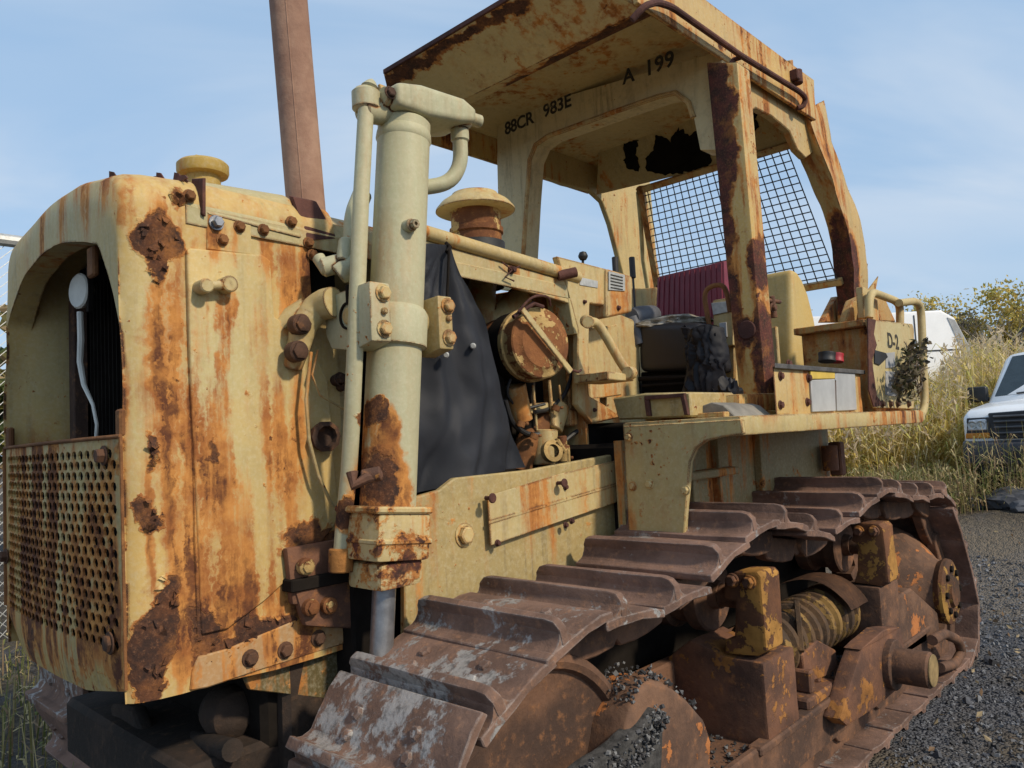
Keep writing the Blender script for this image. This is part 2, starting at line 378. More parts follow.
M_drum = rusty('drum_rust', (.13, .05, .022), (.25, .10, .035), (.38, .17, .055), seed=7., yellow=.40, ycol=(.52, .35, .14), fine=30)
M_shoe = rusty('shoe_rust', (.12, .073, .056), (.235, .142, .108), (.34, .185, .11), seed=9., fine=26, worn=.34, wc=(.36, .335, .32))
M_shoew = rusty('worn_shoe_steel', (.12, .072, .054), (.23, .138, .10), (.35, .185, .105), seed=12., worn=.50, wc=(.40, .385, .37), fine=24)
M_under = rusty('undercarriage_rust', (.07, .042, .031), (.18, .095, .058), (.34, .155, .065), seed=15., fine=22)
M_uyel = rusty('undercarriage_old_paint', (.08, .038, .024), (.17, .075, .035), (.34, .14, .045), seed=18., yellow=.46, ycol=(.43, .22, .055), fine=12)
M_ured = rusty('undercarriage_red_rust', (.085, .046, .033), (.185, .088, .052), (.36, .155, .055), seed=20., yellow=.36, ycol=(.36, .16, .045))
M_coil = rusty('spring_old_paint', (.05, .034, .024), (.12, .07, .036), (.22, .12, .05), seed=22., yellow=.34, ycol=(.27, .165, .055))
M_exh = rusty('exhaust_rust', (.27, .155, .11), (.38, .24, .17), (.20, .115, .085), seed=25., fine=9)
M_dark = plain('grimy_black', (.016, .013, .011), .9, spec=.08)
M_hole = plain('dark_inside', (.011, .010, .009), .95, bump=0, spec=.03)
M_rub = plain('black_rubber', (.02, .02, .021), .55)
M_rod = plain('dull_steel', (.28, .29, .31), .38, .7, .2, 20)
t = NT('stencil_black'); p = t.pos(2.)
M_sten = t.fin(t.mix(t.ss(t.math('ADD', t.noise(p, 9, 5, .7), t.math('MULTIPLY', t.noise(p, 60, 4, .7), .35)), .75, .88), (.035, .032, .026), (.40, .34, .20)), .85)
M_vinyl = plain('maroon_vinyl', (.19, .022, .042), .45, var=.2, sc=5, bump=.08)
M_blk = plain('black_vinyl', (.012, .012, .016), .5, var=.25, sc=6, bump=.15)
M_grey = plain('grey_panel', (.36, .37, .38), .6, var=.12, sc=6, bump=.1)
M_lab = plain('yellow_label', (.60, .42, .07), .6, var=.15, bump=0)
M_plateal = plain('data_plate', (.42, .43, .42), .5, .3, .2, 30, 0)
M_white = plain('white_plastic', (.62, .60, .53), .5, var=.12)

# ------------------------------------------------------------------ BULLDOZER
DZ = thing('bulldozer', 'rusting cream crawler bulldozer with a peeling roll-over canopy, parked on dark gravel', 'bulldozer', (3.4, 2.9, 0))

# ---- radiator guard (nose): shell swept round the nose section
def path_section(inset, n=64):
    yl, yr, zb, zs = GY + inset, 3.53 - inset, .97 + inset * .0, 2.40
    pts = []
    top = lambda y: 2.515 + .055 * (1 - ((y - 2.9) / .52) ** 2) - inset
    r = .10
    for i in range(n + 1):
        t = i / n
        if t < .36: pts.append(V((0, yl, zb + (zs - zb) * t / .36)))
        elif t < .42:
            a = (t - .36) / .06 * PI / 2; yc = yl + r; zt = top(yc)
            pts.append(V((0, yc - r * math.cos(a), zs + (zt - zs) * math.sin(a))))
        elif t <= .58:
            y = yl + r + (yr - yl - 2 * r) * (t - .42) / .16; pts.append(V((0, y, top(y))))
        elif t < .64:
            a = (1 - (t - .58) / .06) * PI / 2; yc = yr - r; zt = top(yc)
            pts.append(V((0, yc + r * math.cos(a), zs + (zt - zs) * math.sin(a))))
        else: pts.append(V((0, yr, zs - (zs - zb) * (t - .64) / .36)))
    return pts
def opening_section(n=64):
    pts = []
    yl, yr, zb = 2.305, 3.495, .97
    for i in range(n + 1):
        t = i / n
        if t < .32: pts.append(V((0, yl, zb + (2.00 - zb) * t / .32)))
        elif t < .42: k = (t - .32) / .10; pts.append(V((0, yl + .15 * k ** 1.3, 2.00 + .30 * k)))
        elif t <= .60: k = (t - .42) / .18; pts.append(V((0, 2.455 + .78 * k, 2.30 + .085 * math.sin(k * PI * .75))))
        elif t < .68: k = (t - .60) / .08; pts.append(V((0, 3.235 + .26 * k, 2.36 - .06 * k - .12 * k * k)))
        else: pts.append(V((0, yr, 2.18 - (2.18 - zb) * (t - .68) / .32)))
    return pts
NS = 128
secs = []
for x, ins in ((1.53, 0), (1.43, 0), (1.40, 0), (1.25, 0), (1.1, 0), (.96, 0), (.90, .002), (.86, .010), (.835, .022), (.822, .036)):
    secs.append([V((x, p.y, p.z)) for p in path_section(ins, NS)])
op = opening_section(NS); a0 = secs[-1]
for k in (.5, 1.): secs.append([V((.820 - .004 * (1 - k), a.y * (1 - k) + b.y * k, a.z * (1 - k) + b.z * k)) for a, b in zip(a0, op)])
secs.append([V((.905, p.y, p.z)) for p in op])
for x in (.93, 1.15, 1.40, 1.53): secs.append([V((x, p.y, p.z)) for p in path_section(.045, NS)])
for s_ in secs:      # cut-out in the side behind the yoke
    for p in s_:
        if p.x > 1.36 and p.y < 2.42 and 2.10 < p.z < 2.375: p.x = 1.43 if p.y < 2.29 or p.x > 1.45 else p.x
for s_ in secs:      # dents
    for p in s_:
        n_ = mnoise.noise_vector(p * 5.5) * .006 + mnoise.noise_vector(p * 1.7 + V((3, 1, 2))) * .010
        p += n_
m = MB(); m.grid(lambda u, v: secs[round(u * (len(secs) - 1))][round(v * NS)], len(secs) - 1, NS)
bmesh.ops.recalc_face_normals(m.bm, faces=m.bm.faces[:]); 
guard = m.build('radiator_guard', M_guard, DZ, 50)
m = MB(); m.box((1.30, 2.40, 1.1), (1.62, 3.4, 2.40), .01); m.build('dark_filler', M_hole, DZ)  # black filler block, added so the side cut-out looks deep in shade
# torn rust flakes standing up from the nose rim
m = MB(); rnd = random.Random(5)
for (px, py, L) in ((88, 168, .05), (100, 166, .045), (116, 165, .05), (66, 186, .03), (52, 200, .03), (36, 214, .025), (168, 163, .05), (158, 162, .04), (176, 165, .03)):
    c = P(px, py + 5, x=.92 if px < 150 else 1.0)
    c.z = 2.515 + .055 * (1 - ((c.y - 2.9) / .52) ** 2) + .005
    for k in range(3):
        a = rnd.uniform(-.5, .5); b = c + V((rnd.uniform(-.03, .03), rnd.uniform(-.04, .04), -.012))
        d = V((math.sin(a) * .3, math.cos(a), 0)); h = V((rnd.uniform(-.3, .4), rnd.uniform(-.2, .2), 1)).normalized() * L * rnd.uniform(.35, .8)
        m.prism([b - d * .03, b + d * .03, b + d * .012 + h, b - d * .014 + h * .7], V((.004, 0, 0)))
build_each(m, 'rust_flakes', M_maroon, guard, 0.02)

# lifted paint flakes round the peeled places of the side
m = MB(); rnd = random.Random(19)
for kind, c, r, k in G_SPOTS:
    if kind != 'p': continue
    for q in range(9):
        a = rnd.uniform(0, 6.3); p = V((c.x + r[0] * math.cos(a) * rnd.uniform(.75, 1.1), GY - .003, c.z + r[2] * math.sin(a) * rnd.uniform(.75, 1.1)))
        if p.z < .99 or p.x < .86: continue
        n_ = V((math.cos(a), 0, math.sin(a))); t_ = V((-n_.z, 0, n_.x)); L_ = rnd.uniform(.008, .022); lift = rnd.uniform(.25, .8)
        o_ = -n_ * L_ + V((0, -L_ * lift, 0))
        m.prism([p + t_ * L_ * .8, p - t_ * L_ * rnd.uniform(.5, .9), p - t_ * L_ * rnd.uniform(.1, .6) + o_, p + t_ * L_ * rnd.uniform(.0, .6) + o_ * rnd.uniform(.6, 1)], (0, -.0015, 0))
tag(m.build('paint_flakes', M_guard, guard), kind='stuff')
# raised side door panel with its rounded corner, latch, bolts
def pp(lst, **k): return [P(x, y, **k) for x, y in lst]
m = MB(); m.prism(pp([(184, 252), (187, 249), (260, 256), (268, 262), (270, 300), (272, 318), (296, 330), (325, 380), (336, 520), (300, 565), (262, 600), (225, 628), (199, 634), (196, 560), (188, 380)], y=GY + .004), (0, -.020, 0), .008, 3)
door = m.build('side_door', M_door, guard)
m = MB()
a = P(200, 288, y=GY - .02); b = P(224, 286, y=GY - .02)
m.cyl(a + V((0, .01, 0)), a + V((0, -.05, -.0)), .022); m.cyl(b + V((0, .01, 0)), b + V((0, -.045, 0)), .026); m.tube([a + V((0, -.03, 0)), b + V((0, -.03, 0))], .014)
m.build('latch', M_cream, door)
# corner bead along the door post and rim of the grille bay
m = MB(); m.tube(pp([(190, 262), (192, 380), (196, 520), (199, 640)], y=GY - .002), .009, 8, 0); m.build('door_bead', M_guard, guard)
# bottom flange strip with rusty bolts
m = MB(); m.prism(pp([(196, 656), (226, 648), (350, 596), (352, 640), (256, 670), (205, 687), (188, 690), (190, 672)], y=GY + .004), (0, -.016, 0), .004)
flange = m.build('bottom_flange', paint('flange_paint', base=(.52, .32, .13), base2=(.52, .35, .17), stain=1.3, peel=.62, tint=(.8, .72, .7), seed=48., sscale=1.5), guard)
m = MB()
for px, py in ((250, 658), (285, 650), (318, 638)): m.bolt(P(px, py, y=GY - .012), (0, -1, 0), .020, .016)
build_each(m, 'bolt', M_rust, flange, .012)
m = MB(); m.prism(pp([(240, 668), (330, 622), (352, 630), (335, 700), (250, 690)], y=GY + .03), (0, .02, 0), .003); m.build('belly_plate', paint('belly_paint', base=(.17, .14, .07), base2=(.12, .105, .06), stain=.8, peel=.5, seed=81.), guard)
# plates and bolts under the hood shoulder
m = MB(); m.prism(pp([(206, 214), (250, 224), (250, 240), (262, 243), (262, 257), (206, 250)], y=GY), (0, -.010, 0), .003)
m.build('hinge_strap', M_door, guard)
m = MB()
for px, py in ((216, 224), (239, 227), (263, 230), (222, 240), (189, 196), (308, 243), (312, 255), (291, 222)): m.bolt(P(px, py, y=GY - .008), (0, -1, 0), .015, .016)
build_each(m, 'bolt', M_orange, guard, .012)
m = MB(); m.bolt(P(216, 223, y=GY - .012), (0, -1, 0), .018, .02); m.build('bright_bolt', M_rod, guard)
# yoke arm casting, its bolts, the open pipe socket and the bracket plates near the bottom
m = MB()
m.tube([P(292, 366, y=GY - .01), P(297, 352, y=GY - .03), P(304, 324, y=GY - .045), P(318, 306, y=GY - .07), P(334, 302, y=2.13)], [.036, .05, .056, .05, .05], 16, .05)
m.tube([P(276, 330, y=GY + .01), P(290, 318, y=GY - .005), P(306, 312, y=GY - .03)], [.02, .034, .045], 12)
m.rough(.007, 12, 2); arm = m.build('yoke_arm', M_plate, DZ)
m = MB()
for px, py in ((302, 324), (299, 351)):
    p = P(px, py, y=GY - .085); m.cyl(p + V((0, .04, 0)), p + V((0, -.006, 0)), .034); p = p + V((0, .014, 0)); m.bolt(p + V((0, -.020, 0)), (0, -1, 0), .027, .012, False)
build_each(m, 'bolt', M_rust, arm, .012)
m = MB(); m.prism(pp([(296, 362), (326, 300), (334, 330), (352, 345), (352, 640), (330, 640), (330, 520), (322, 470), (310, 400)], y=GY + .03), (0, .03, 0), .004)
sidep = m.build('side_plate', M_frame, DZ)
m = MB()
for px, py, r in ((335, 388, .018), (330, 382, .02)):
    p = P(px, py, y=GY + .03); m.cyl(p, p + V((0, -.06, .005)), r); m.bolt(p + V((0, -.06, .005)), (0, -1, 0), r * .9, .02)
build_each(m, 'plug', M_rust, sidep, 0.002)
m = MB(); p = P(320, 437, y=GY - .012)
m.lathe(p, (-.12, -1, 0), [(.026, .0), (.045, .0), (.045, .03), (.052, .035), (.052, .05), (.036, .055), (.032, .03), (.0, .025)], 10)
m.build('pipe_socket', M_rust, DZ)
m = MB(); m.prism(pp([(282, 548), (352, 536), (352, 596), (288, 604)], y=GY - .02), (0, -.03, 0), .008, 2)
m.prism(pp([(288, 585), (352, 578), (352, 628), (300, 625)], y=GY - .025), (0, -.035, 0), .012, 2)
mnt = m.build('yoke_mount', M_ured, DZ)
m = MB()
for px, py in ((303, 566), (308, 607), (326, 605)): p = P(px, py, y=GY - .055); m.cyl(p, p + V((0, -.03, 0)), .027); m.bolt(p + V((0, -.03, 0)), (0, -1, 0), .02, .01, False)
build_each(m, 'bolt', M_drum, mnt, .012)
m = MB(); m.box((1.50, 2.20, .80), (1.62, 2.32, 1.26), .01); m.box((1.28, 2.2, 1.20), (1.5, 2.262, 1.24), .004); m.build('dark_bracket', M_dark, DZ)

# ---- perforated grille in the nose
ZT, ZB, Y0, Y1 = 1.71, 1.01, 2.298, 3.505
gx = lambda y: .819 - .03 * (1 - ((y - 2.9) / .6) ** 2)
m = MB(); bm = m.bm
pitch, rows = .050, 18; rh = .0318; z0 = ZT - .030 - rows * rh
cols = int((Y1 - Y0 - .07) / pitch); ys = Y0 + .03
for r in range(rows):
    off = pitch / 2 * (r % 2)
    for c in range(cols):
        cy = ys + off + pitch * (c + .5); cz = z0 + rh * (r + .5)
        if (r == rows - 1 and c in (0, cols - 1)): hole = False
        hw, hh = pitch * .44, rh * .475
        outer = [(-.5, -.5), (0, -.5), (.5, -.5), (.5, 0), (.5, .5), (0, .5), (-.5, .5), (-.5, 0)]
        ring_o = [bm.verts.new((gx(cy + u * pitch), cy + u * pitch, cz + v * rh)) for u, v in outer]
        ang = [math.atan2(v, u) for u, v in outer]
        ring_i = [bm.verts.new((gx(cy), cy + math.cos(a) * hw, cz + math.sin(a) * hh)) for a in ang]
        ring_d = [bm.verts.new((gx(cy) + .006, cy + math.cos(a) * hw * .96, cz + math.sin(a) * hh * .96)) for a in ang]
        for i in range(8):
            j = (i + 1) % 8
            bm.faces.new([ring_o[i], ring_o[j], ring_i[j], ring_i[i]]); bm.faces.new([ring_i[i], ring_i[j], ring_d[j], ring_d[i]])
    if off: # half cells at the ends
        for (ya, yb) in ((ys, ys + off),):
            bm.faces.new([bm.verts.new((gx(y), y, z0 + rh * (r + k))) for y, k in ((ya, 0), (yb, 0), (yb, 1), (ya, 1))])
    else:
        ya, yb = ys + cols * pitch, ys + cols * pitch + pitch / 2
        bm.faces.new([bm.verts.new((gx(y), y, z0 + rh * (r + k))) for y, k in ((ya, 0), (yb, 0), (yb, 1), (ya, 1))])
yA, yB = ys, ys + cols * pitch + pitch / 2
def strip(ya, yb, za, zb, n):
    m.grid(lambda u, v: V((gx(ya + (yb - ya) * u), ya + (yb - ya) * u, za + (zb - za) * v)), n, 2)
strip(Y0, yA, ZB, ZT, 2); strip(yB, Y1, ZB, ZT, 2); strip(yA, yB, z0 + rows * rh, ZT, 24)
def low(u, v):
    y = yA + (yB - yA) * u; cut = max(0, (y - 3.20)) / .3
    return V((gx(y) + .02 * (1 - v) ** 2, y, (.955 + .10 * cut ** 1.6 + .045 * max(0, (2.6 - y) / .3)) * (1 - v) + z0 * v))
m.grid(low, 24, 5)
grille = m.build('grille', M_grille, guard, 40)
m = MB(); m.box((.86, 2.33, 1.02), (.88, 3.48, 1.70)); m.build('dark_backing', M_hole, guard)  # added black sheet close behind the holes, stands in for the dark inside
m = MB(); m.tube([V((gx(Y0 + (Y1 - Y0) * i / 12) - .004, Y0 + (Y1 - Y0) * i / 12, ZT + .002)) for i in range(13)], .006, 8)
m.tube([V((.816, Y0, ZT)), V((.818, Y0 - .002, ZB))], .005, 8); m.tube([V((.816, Y1, ZT)), V((.818, Y1, ZB + .1))], .008, 8)
m.build('grille_rim', M_orange, grille)
m = MB(); m.bolt((gx(2.39) - .004, 2.40, ZT - .05), (-1, 0, 0), .022, .02); m.bolt((gx(2.39) - .004, 2.375, 1.13), (-1, 0, 0), .024, .012); m.bolt((gx(3.45) - .004, 3.46, 1.30), (-1, 0, 0), .022, .02); build_each(m, 'bolt', M_rust, grille, .012)
m = MB(); m.box((.815, 2.30, 1.71), (.835, 2.34, 1.79), .006); p = P(93, 262, x=.86); m.box(p - V((.01, .03, .05)), p + V((.01, .03, .05)), .006); m.box((.815, 3.44, 1.71), (.835, 3.49, 1.79), .006); build_each(m, 'hinge_lug', M_orange, guard, 0.002)
# what is left inside: dark core, side ribs, lamp with hanging wire
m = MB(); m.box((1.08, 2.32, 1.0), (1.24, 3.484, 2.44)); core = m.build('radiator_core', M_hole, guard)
m = MB()
for k in range(26): y = 2.40 + k * .04; m.box((1.07, y, 1.05), (1.08, y + .006, 2.35))
m.build('fins', M_dark, core)
m = MB(); m.box((1.02, 3.36, 1.0), (1.09, 3.42, 2.30), .004); m.build('core_rib', M_under, guard)
m = MB(); m.box((.90, 2.33, 1.60), (1.10, 3.48, 1.64), .004); m.build('core_shelf', M_under, guard)
p = P(79, 291, x=.95)
m = MB(); m.lathe(p, (-.98, -.19, 0), [(0, -.03), (.05, -.03), (.062, -.015), (.066, .0), (.06, .006), (.050, .002), (0, .008)], 24)
lamp = m.build('round_lamp', M_white, guard)
m = MB(); q = P(90, 285, x=.97); m.box(q - V((.01, .012, .10)), q + V((.01, .012, .07)), .002); m.build('lamp_bracket', M_dark, lamp)
m = MB(); m.tube([P(x, y, x=.93) for x, y in ((80, 312), (81, 340), (80, 362), (84, 385), (93, 405), (97, 425), (96, 440))], [.011, .012, .011, .009, .006, .006, .006], 8); m.build('lamp_wire', M_white, lamp)

# ---- hood behind the nose
def hood_sec(t, n=24):   # t 0..1 along x
    x = 1.0 + 1.93 * t; dz = -.055 * t
    prof = [(2.262, 2.345), (2.262, 2.40), (2.29, 2.455), (2.36, 2.505), (2.5, 2.54), (2.9, 2.565), (3.3, 2.54), (3.44, 2.505), (3.51, 2.455), (3.538, 2.40), (3.538, 2.345)]
    return [V((x, y, z + dz + .003)) for y, z in prof]
hs = [hood_sec(k / 10) for k in range(11)]
m = MB(); m.grid(lambda u, v: hs[round(u * 10)][round(v * 10)], 10, 10); bmesh.ops.recalc_face_normals(m.bm, faces=m.bm.faces[:]); m.solid(.012)
hood = m.build('hood', M_hood, DZ, 25)
# shoulder cover, its end plate, rusty strap
m = MB(); a = pp([(205, 180), (300, 196), (302, 240), (205, 215)], y=GY - .006)
m.prism([a[0] + V((0, .05, .0)), a[1] + V((0, .05, 0)), a[2] + V((0, -.01, 0)), a[3] + V((0, -.01, 0))], V((0, .05, .03)), .012, 3); m.build('shoulder_cover', M_hood, hood)
m = MB(); m.prism(pp([(203, 178), (206, 178), (206, 217), (202, 214)], y=GY - .02), (0, .08, .02), .002); m.build('end_plate', M_maroon, hood)
m = MB(); m.prism([q + V((0, (q.z - 2.33) * .25, 0)) for q in pp([(300, 193), (324, 198), (340, 238), (309, 240)], y=GY - .022)], (0, .03, .012), .006, 2); m.build('rusty_strap', M_maroon, hood)
# radiator cap
c = V((1.27, 2.72, 2.60))
m = MB(); m.lathe(c, (0, 0, 1), [(0, -.08), (.062, -.08), (.062, .075), (.088, .08), (.092, .09), (.092, .118), (.082, .128), (.05, .14), (.0, .145)], 32)
m.box(c + V((-.03, -.006, .135)), c + V((.03, .006, .155)), .004); cap = m.build('radiator_cap', paint('cap_paint', base=(.50, .37, .11), base2=(.42, .34, .13), stain=.5, peel=.1, seed=51.), hood)
# door rail, band below it
m = MB(); A, B = V((1.90, 2.265, 2.475)), V((2.90, 2.265, 2.405))
m.tube([A, B], .030, 16); rail = m.build('door_rail', paint('rail_paint', base=(.58, .46, .25), base2=(.55, .47, .29), stain=.8, peel=.42, seed=53., sscale=2), hood)
m = MB(); m.prism([A + V((0, 0, -.03)), B + V((-.04, 0, -.03)), B + V((-.06, 0, -.135)), A + V((0, 0, -.12))], (0, .02, 0), .004); band = m.build('door_band', M_plate, hood)
m = MB(); m.bolt(P(511, 270, y=2.262), (0, -1, 0), .014, .02); m.tube(pp([(502, 262), (512, 270), (520, 266)], y=2.245), .004, 6); m.tube(pp([(512, 270), (505, 277), (514, 281)], y=2.245), .004, 6)
m.tube([P(558, 276, y=2.25), P(576, 272, y=2.2)], .024, 12); build_each(m, 'band_latch', M_maroon, hood, .01)

# ---- exhaust stack
m = MB(); m.cyl((1.83, 2.9, 2.45), (1.742, 2.9, 3.95), .083, .083, 32); ex = m.build('exhaust_stack', M_exh, DZ)
m = MB(); m.tube([V((1.7735, 2.8385, 2.5)), V((1.6885, 2.8385, 3.95))], .004, 6); m.build('weld_seam', M_exh, ex)

# ---- pre-cleaner with mushroom cap
c = V((2.66, 2.7, 2.50))
m = MB(); m.lathe(c, (0, 0, 1), [(.125, -.1), (.125, .17), (.135, .175), (.135, .20), (.125, .205), (.125, .33), (0, .33)], 36); pc = m.build('air_intake', M_drum, DZ)
m = MB(); m.lathe(c, (0, 0, 1), [(.11, .285), (.185, .285), (.20, .292), (.198, .302), (.17, .335), (.12, .368), (.115, .378), (.05, .392), (0, .395)], 40); m.build('rain_cap', M_cream, pc)
m = MB(); m.lathe(c, (0, 0, 1), [(.128, .05), (.140, .055), (.140, .125), (.128, .13)], 36); m.build('rubber_collar', M_rub, pc)

# ---- lift cylinder on its yoke
CT, CB = V((1.690, 2.05, 2.775)), V((1.535, 2.05, 1.30)); cd = (CT - CB).normalized()
m = MB(); m.cyl(CB, CT, .092, seg=40, ch=.006); cyl = m.build('lift_cylinder', M_cyl, DZ)
at = lambda z: CB + cd * ((z - CB.z) / cd.z)
m = MB(); m.lathe(at(1.97), cd, [(.092, 0), (.108, .006), (.108, .115), (.098, .135), (.092, .14)], 40)
m.lathe(at(2.70), cd, [(.092, 0), (.097, .01), (.095, .03), (.092, .04)], 40); build_each(m, 'trunnion_band', M_cyl, cyl)
m = MB(); q = P(409, 226, y=1.96); m.cyl(q + V((0, .03, 0)), q + V((0, -.02, 0)), .022); m.lathe(q + V((0, -.02, 0)), (0, -1, 0), [(.006, 0), (.016, 0), (.016, .018), (.007, .018), (.006, .004)], 6); m.build('port_plug', M_pale, cyl)
# head casting
m = MB()
ha = P(366, 98, y=2.05); hb = P(463, 118, y=2.05); d = (hb - ha).normalized(); upv = V((0, 0, 1))
m.prism([ha + d * .06 + upv * .035, ha + d * .17 + upv * .045, hb - d * .08 + upv * .03, hb - d * .02 + upv * .0, hb - d * .02 - upv * .05, hb - d * .10 - upv * .06, ha + d * .20 - upv * .062, ha + d * .06 - upv * .045], V((0, .20, 0)), .022, 3)
for v in m.bm.verts: v.co.y -= .10
q = ha; m.cyl(q + V((0, 0, -.05)), q + V((0, 0, .03)), .048, ch=.012); m.cyl(q + V((-.02, 0, -.05)), q + V((.10, 0, -.025)), .042); m.cyl(q + V((0, -.02, .02)), q + V((.012, -.02, .06)), .03, .016, ch=.01)
m.cyl(q + V((.04, -.04, .005)), q + V((.12, -.04, .005)), .034, .03); q2 = hb - d * .05; m.cyl(q2 + V((0, -.03, -.06)), q2 + V((0, -.03, .035)), .045, ch=.012); m.cyl(q2 + V((0, -.04, -.01)), q2 + V((.085, -.06, -.02)), .024)
m.cyl(q2 + V((.0, -.03, -.11)), q2 + V((0, -.03, -.06)), .034, ch=.006)
m.cyl(CT - cd * .02, CT + cd * .05, .075)
head = m.build('cylinder_head', M_pale, cyl, 40)
m = MB(); m.bolt(q + V((.045, -.072, .005)), (0, -1, .1), .017, .012); m.build('rusty_plug', M_rust, head)
m = MB(); m.tube([P(366, 108, y=2.04), P(361, 200, y=2.03), P(357, 300, y=2.03), P(352, 420, y=2.06), P(349, 470, y=2.10), P(344, 520, y=2.13), P(341, 560, y=2.14)], .027, 16)
m.tube([P(352, 280, y=2.12), P(354, 215, y=2.14), P(362, 195, y=2.16)], .034, 14, .05)
pipe = m.build('oil_pipe', M_cyl, cyl)
m = MB(); m.tube([q2 + V((0, -.03, -.10)), q2 + V((-.002, -.03, -.20)), q2 + V((-.05, -.01, -.275)), q2 + V((-.16, .04, -.30))], .028, 16, .06); m.build('oil_return_pipe', M_pale, cyl)
m = MB()   # fittings: pipe foot, clamp with hook, union near the yoke
m.cyl(P(341, 548, y=2.14), P(341, 572, y=2.14), .04); a = P(362, 476, y=1.955); m.tube([P(352, 472, y=1.98), P(354, 485, y=1.97), P(366, 478, y=1.95), P(380, 475, y=1.945)], .019, 10)
m.cyl(P(362, 477, y=1.97), P(381, 473, y=1.93), .022); build_each(m, 'pipe_clamp', M_ured, cyl, .004)
m = MB(); m.cyl(P(322, 268, y=2.16), P(345, 262, y=2.12), .032); m.cyl(P(338, 275, y=2.12), P(356, 262, y=2.08), .036); m.cyl(P(345, 262, y=2.1), P(348, 240, y=2.1), .03); m.cyl(P(318, 257, y=2.2), P(328, 272, y=2.16), .022)
m.build('pipe_union', M_pale, cyl)
m = MB(); m.box(CB + V((-.105, -.105, -.02)), CB + V((.105, .105, .13)), .014, 2, rot=cd.to_track_quat('Z', 'Y').to_matrix().to_3x3()); m.box(CB + V((-.11, -.112, .03)), CB + V((.11, .11, .05)), .006, rot=cd.to_track_quat('Z', 'Y').to_matrix().to_3x3())
m.box(CB + V((-.115, -.115, .128)), CB + V((.115, .115, .15)), .006, rot=cd.to_track_quat('Z', 'Y').to_matrix().to_3x3())
m.prism([CB + V((x, y, -.02)) for x, y in ((-.085, -.09), (.085, -.09), (.085, .09), (-.085, .09))], -cd * .085, .02, 2)
m.build('gland_housing', M_gland, cyl)
m = MB(); m.cyl(CB - cd * .5, CB, .038, seg=28); m.build('piston_rod', M_rod, cyl)
m = MB(); pts = [(311, 352), (306, 400), (309, 440), (318, 475), (332, 505), (345, 515)]
m.tube([P(x, y, y=2.20) for x, y in pts], .006, 8); m.tube([P(x, y, y=2.215) for x, y in ((318, 350), (312, 375), (320, 395), (345, 410))], .004, 6); m.build('grease_line', M_frame, cyl)
# yoke bearing blocks either side of the cylinder
for blk, (x0, x1, ya, yb, z0_, z1_), bl in (('yoke_block', (1.435, 1.515, 1.945, 2.20, 1.975, 2.165), ((372, 291), (372, 308, ), (372, 329))), ('yoke_block', (1.725, 1.79, 1.955, 2.16, 1.965, 2.15), ((443, 298), (445, 316), (443, 335)))):
    m = MB(); yy = (ya + yb) / 2
    m.prism([V((x0, ya, z0_)), V((x0, ya + .10, z0_ - .02)), V((x0, yb - .03, z0_)), V((x0, yb, z0_ + .05)), V((x0, yb, z1_ - .05)), V((x0, yb - .06, z1_ - .01)), V((x0, ya, z1_))], V((x1 - x0, 0, 0)), .008, 2)
    m.cyl(V((x1 - .005, 2.05, 2.065)), V((x1 + .03, 2.05, 2.065)), .05) if x0 < 1.6 else m.cyl(V((x0 - .03, 2.05, 2.065)), V((x0 + .005, 2.05, 2.065)), .05)
    yb_o = m.build(blk, M_cyl if x0 < 1.6 else M_frame, DZ)
    m = MB(); xm = (x0 + x1) / 2
    m.bolt((xm + .01, ya, z1_ - .035), (0, -1, 0), .022, .016); m.bolt((xm + .01, ya, z0_ + .04), (0, -1, 0), .022, .016); m.cyl((xm + .01, ya + .004, 2.072), (xm + .01, ya - .014, 2.072), .011); build_each(m, 'bolt', M_cream, yb_o, .012)
    if x0 < 1.6:
        m = MB(); c = V((x0 - .002, 2.062, 2.07))
        m.lathe(c, (-1, 0, 0), [(.045, 0), (.045, .006), (.038, .006), (.038, -.0)], 24); m.box(c + V((-.004, -.006, .04)), c + V((.0, .006, .10)), 0); m.build('keyhole_slot', M_dark, yb_o)
        m = MB(); m.cyl(c + V((.004, 0, 0)), c + V((-.006, 0, 0)), .028); m.cyl(c + V((-.004, -.012, -.014)), c + V((-.012, -.012, -.014)), .012); m.build('trunnion_pin', M_frame, yb_o)

# ---- chassis side, loose cover plate, engine bay
m = MB(); m.prism(pp([(405, 500), (440, 490), (455, 478), (528, 470), (626, 452), (626, 600), (600, 680), (405, 700)], y=2.13), (0, .03, 0), .006); ch = m.build('chassis_side', M_frame, DZ)
m = MB(); m.prism(pp([(488, 496), (560, 474), (622, 459), (624, 500), (556, 523), (491, 546)], y=2.10), (0, .008, 0), .002); m.prism(pp([(489, 521), (622, 482), (622, 484), (489, 524)], y=2.097), (0, .004, 0), 0)
cp = m.build('cover_plate', M_plate, DZ)
m = MB()
for px, py in ((497, 543), (565, 525), (565, 487), (571, 521)): m.bolt(P(px, py, y=2.10), (0, -1, 0), .010, .01)
for px, py in ((485, 498), (557, 483), (617, 474)):
    q = P(px, py, y=2.10); m.cyl(q, q + V((0, -.035, 0)), .008); m.cyl(q + V((0, -.035, 0)), q + V((0, -.045, 0)), .019)
build_each(m, 'bolt', M_maroon, cp, .012)
m = MB(); m.bolt(P(464, 535, y=2.13), (0, -1, 0), .034, .022); m.build('large_bolt', M_cream, ch)
m = MB(); m.box((1.60, 2.55, 1.05), (2.95, 3.4, 2.2), .02); m.box((1.75, 2.40, 1.2), (2.9, 2.6, 1.62), .02)
for k in range(5): m.cyl((1.85 + k * .2, 2.42, 1.6), (1.85 + k * .2, 2.42, 1.95), .05)
m.build('engine_block', M_dark, DZ)
m = MB(); m.box((1.25, 2.35, .60), (3.0, 3.42, 1.05), .02); m.build('oil_pan', M_dark, DZ)
